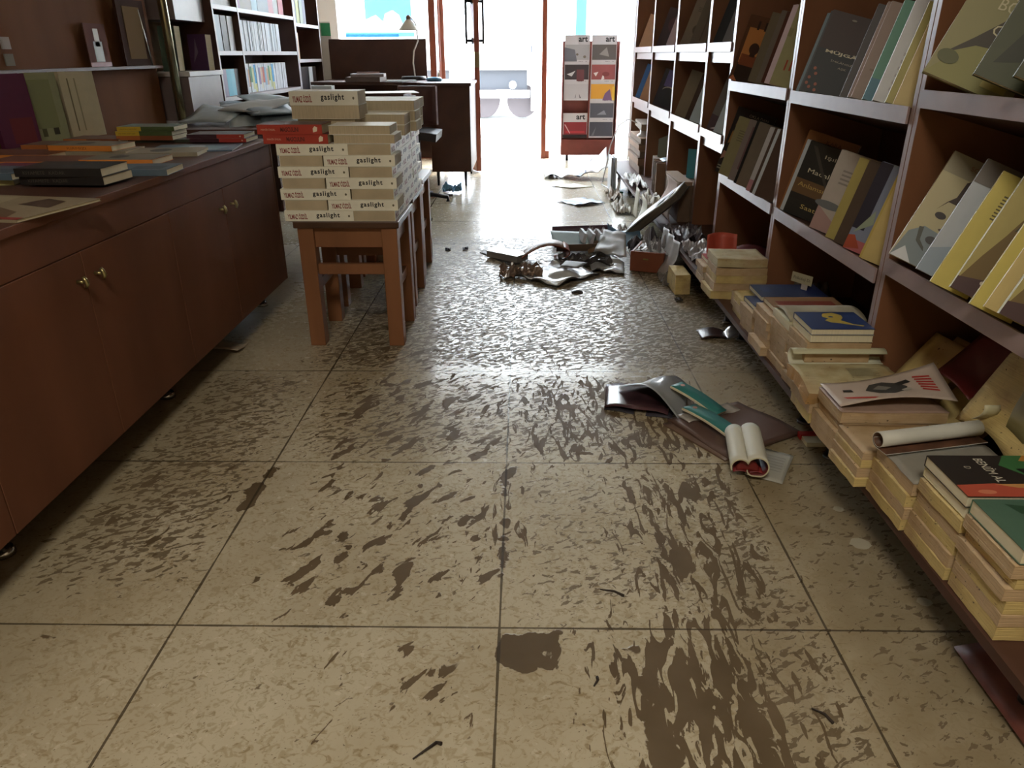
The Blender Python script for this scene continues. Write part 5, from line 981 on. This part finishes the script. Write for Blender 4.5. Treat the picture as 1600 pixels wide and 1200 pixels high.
# ------------------------------------------------------------------ card rack by the window
rk = thing('card_rack', 'brown standing rack with two columns of wrapped art packets by the window', 'rack', at(.67, 6.50, 0)); RW = mat('7a3c33', .5, var=.08)
MB().box((-.265, .05, .06), (.265, .07, 1.07), RW).build('back_board', rk)
for x in (-.265, -.012, .253): MB().box((x, -.02, .06), (x+.012, .05, 1.07), RW).build('upright', rk, .002)
for z in (.215, .385, .555, .725, .895): MB().box((-.2525, .0, z-.006), (.2525, .0495, z), RW).build('pocket_shelf', rk)
MB().box((-.265, -.032, .055), (.265, -.021, .20), RW).build('bottom_panel', rk, .002)
for x in (-.2, .2): m = MB(); m.tube([(x, .03, .06), (x, .03, 0)], .015, BLACKM, 10); m.build('foot', rk)
PK = [(0, .895, 'a7a5a6', [('p', [(0,0),(.5,0),(.4,.5),(0,.6)], '6f7078'), ('e', .5, .3, .05, .05, '6d6455'), ('e', .8, .2, .06, .06, '6d6455')], 'grey fading picture, top left'), (1, .895, '5d5753', [('p', [(.3,.3),(.7,.2),(.6,.6)], '8a8580')], 'dark grey picture, top right'),
      (0, .725, '40393c', [('r', .5, 0, .8, .5, '6b3d40'), ('p', [(.1,.3),(.3,.2),(.45,.45),(.25,.35)], 'c9c9c9')], 'black and dark red picture, second row left'), (1, .725, '96504e', [('p', [(.1,.35),(.2,.2),(.3,.4)], 'dfd8d8'), ('p', [(.4,0),(.5,.35),(.55,.1)], 'd8cfcf'), ('e', .6, .3, .15, .1, '7d3838')], 'red flowered picture, second row right'),
      (0, .555, 'c0bcbf', [('p', [(.45,.1),(.5,.3),(.48,.1)], '4d4a4c'), ('p', [(.65,.1),(.62,.3),(.7,.1)], '4d4a4c')], 'white picture with thin dark strokes, third row left'), (1, .555, 'd69a35', [('p', [(.5,.0),(.9,.0),(.8,.5),(.6,.3)], '7a5a7c'), ('r', .9, 0, 1, .6, 'e0b93f')], 'yellow and violet picture, third row right'),
      (1, .385, '55565e', [('p', [(.3,.2),(.6,.4),(.7,.2)], '8a8c94')], 'slate picture, fourth row right'), (0, .215, '8a2b33', [('r', 0, 0, 1, .15, '241c1e'), ('r', .1, .22, .9, .3, 'b8323c'), ('p', [(.05,.6),(.1,.6),(.3,.2),(.27,.2)], 'd8b9bb')], 'red and black picture, bottom left'), (1, .215, '4c4d56', [('p', [(.1,.1),(.3,.5),(.2,.1)], '6d6e78')], 'dark slate picture, bottom right')]
for i, (c, z, col, ops, lb) in enumerate(PK):
    x = -.247 if c == 0 else .004; M = at(.67+x, 6.482, z+.001) @ Matrix.Rotation(R(-3), 4, 'X'); o = thing('art_packet', f'wrapped art packet, {lb}, in the card rack', 'packet', M, 'wrapped art packets in the card rack')
    m = MB(); m.box((0, 0, 0), (.232, .012, .225), mat('c9c6c8', .3, spec=.7)); A = Art(m, (0, 0, 0), (1, 0, 0), (0, 0, 1), .232, .225, (0, -1, 0)); A.run([('r', .02, .06, .98, .64, col)]); A.h = .225*.9; A.run(ops)
    m.text('art', (.232*.54, -.0012, .225*.74), (1, 0, 0), (0, 0, 1), .086, .046, mat('2b2b2e', .5), bold=True); m.build('wrapped_sheet', o)

# ------------------------------------------------------------------ shop front: frames, glass, doors
FW = FRAMEW; S = 'structure'
def st(name, m, parent=None, bev=0):
    o = m.build(name, parent, bev)
    if parent is None: o['kind'] = S
    return o
st('trim_1', MB().box((-.86, 6.66, 0), (-.80, 6.76, 2.35), FW).box((-.775, 6.66, 0), (-.735, 6.76, 2.35), FW), None, .003)
st('trim_2', MB().box((.215, 6.66, 0), (.262, 6.76, 2.35), FW).box((.262, 6.68, 0), (.30, 6.75, .07), FW), None, .003)
st('trim_3', MB().box((1.075, 6.60, 0), (1.16, 6.80, 2.35), mat('d5d6d8', .5)), None, .003)
st('trim_4', MB().box((1.165, 5.2, 0), (1.30, 6.66, 2.35), mat('cfcfd2', .5)), None, .003)
st('trim_5', MB().box((-2.0, 6.68, 0), (-.86, 6.75, .55), mat('8a4a34', .6)), None)
st('trim_6', MB().box((-1.99, 6.66, .55), (-1.72, 6.77, 2.35), mat('dcdcdc', .5)), None, .003)
w1 = st('window_1', MB().box((-1.72, 6.70, .55), (-.86, 6.706, 2.35), GLASS))
w2 = st('window_2', MB().box((.262, 6.70, .07), (1.075, 6.706, 2.35), GLASS))
BLUE = glass_mat('pale_blue_film', (.22, .38, .50), .3, .02)
m = MB(); m.box((-1.66, 6.695, 1.11), (-1.15, 6.6985, 1.14), BLUE); m.box((-1.66, 6.695, 1.115), (-1.0, 6.6985, 1.155), BLUE)
tag(m.build('window_sticker'), 'pale blue strip sticker along the bottom of the left shop window', 'sticker')
m = MB(); m.prism([(-1.46, 6.698, 1.26), (-1.46, 6.698, 1.55), (-1.02, 6.698, 1.55), (-1.02, 6.698, 1.22), (-1.10, 6.698, 1.20), (-1.14, 6.698, 1.30), (-1.20, 6.698, 1.34), (-1.27, 6.698, 1.31), (-1.29, 6.698, 1.24), (-1.36, 6.698, 1.30)], (0, -.002, 0), BLUE); tag(m.build('window_sticker'), 'large pale blue sticker with a white head shape on the left shop window', 'sticker')
m = MB(); m.box((.53, 6.695, 1.12), (.63, 6.698, 1.5), BLUE); tag(m.build('window_sticker'), 'pale blue vertical sticker on the glass right of the doorway', 'sticker')
# left leaf swings into the shop
def leaf(name, hinge, ang, W_=1.02):
    M = at(*hinge) @ rotz(ang); o = bpy.data.objects.new(name, None); C.objects.link(o); o.matrix_basis = M; o['kind'] = S
    MB().box((0, -.02, .01), (.07, .02, 2.3), FW).build('hinge_stile', o, .003); MB().box((W_-.085, -.022, .01), (W_, .022, 2.3), FW).build('lock_stile', o, .003)
    MB().box((.0705, -.02, .01), (W_-.0855, .02, .09), FW).build('bottom_rail', o, .003); MB().box((.0705, -.003, .0905), (W_-.0855, .003, 2.2), GLASS).build('pane', o); MB().box((.0705, -.02, 2.2005), (W_-.0855, .02, 2.3), FW).build('top_rail', o)
    for sgn in (-1, 1):
        x = W_-.045; y = sgn*.075; m = MB(); m.tube([(x, y, 1.04), (x, y, 1.44)], .010, BLACKM, 12)
        for z in (1.065, 1.36): m.tube([(x, sgn*.022, z), (x, y, z)], .011, BLACKM, 12); m.tube([(x, sgn*.0225, z), (x, sgn*.030, z)], .022, BLACKM, 16)
        m.build('handle', o)
    MB().box((W_-.012, -.0225, .86), (W_+.0008, .0225, .98), BRASS).build('lock_plate', o)
    return o
leaf('door_1', (-.755, 6.66, 0), -67, 1.03)
MB().box((-.735, 6.62, .0), (.215, 6.78, .006), mat('8d8a86', .4)).build('trim_7')['kind'] = S

# ------------------------------------------------------------------ the street outside
GRND = mat('c9c7c2', .7, var=.06, scale=4)
st('pavement', MB().box((-14, 6.80, -.05), (14, 8.76, -.012), GRND).box((-14, 8.762, -.05), (14, 9.34, .03), mat('b5b3b0', .7)))
st('road', MB().box((-14, 9.345, -.12), (14, 40, -.04), mat('bdbbb6', .8, var=.08, scale=2)))
st('street_facade', MB().box((-14, 22, -.04), (14, 22.4, 8), mat('e6e3dc', .7)).box((-6, 21.96, .4), (-3, 22, 3), mat('9fb6c8', .4)).box((2, 21.96, .4), (5, 22, 3), mat('a9bccb', .4)))
TW = mat('e8e8ea', .4); TD = mat('2a2c31', .5); TP = mat('d9b9a9', .5)
tr = thing('parked_truck', 'white truck parked across the street with dark underside', 'truck', at(0, 12.0, 0))
MB().box((-3.2, .0, .72), (1.6, 2.0, 2.2), TW).build('body', tr, .02); MB().box((-3.2, -.06, .30), (.14, .0, .42), TW).build('bumper', tr, .01); MB().box((-3.0, .12, .42), (.10, 1.8, .715), TD).build('underside', tr)
MB().box((.16, -.05, .1), (.30, .1, .715), TW).build('mudguard', tr, .01); MB().box((.36, -.02, .2), (.95, .6, .715), mat('cfc3c0', .4)).build('tank', tr, .03)
for x in (-2.3, -.62, .02): m = MB(); m.tube([(x, .15, .24), (x, .40, .24)], .26, mat('3a3233', .6), 28); m.build('wheel', tr)
m = MB(); m.tube([(-.14, -.09, .50), (-.14, -.062, .50)], .06, mat('f0f0f0', .2), 20); m.build('lamp', tr)
MB().box((-.10, -.012, .86), (.10, -.002, 1.06), mat('a9c0d6', .3)).build('panel', tr); MB().box((.15, -.02, .98), (.18, -.002, 1.08), TD).build('latch', tr)
pl = thing('potted_shrub', 'bluish leafy shrub outside the glass behind the rack', 'shrub', at(.72, 9.9, -.04)); m = MB(); m.tube([(0, 0, 0), (0, 0, .30)], [.12, .16], mat('b9a296', .6), 20); m.build('pot', pl)
m = MB(); r_ = random.Random(2)
for i in range(160):
    a = r_.random()*6.28; b_ = r_.random(); rr_ = .30*r_.random()**.5; c0 = Vector((rr_*math.cos(a), rr_*math.sin(a), .32+b_*.6)); d = Vector((r_.random()-.5, r_.random()-.5, r_.random()-.3)).normalized()*.07; e = d.cross(Vector((0, 0, 1)))*.5
    m.poly([c0-d, c0+e, c0+d, c0-e], mat('7f93a8', .5))
m.build('foliage', pl)
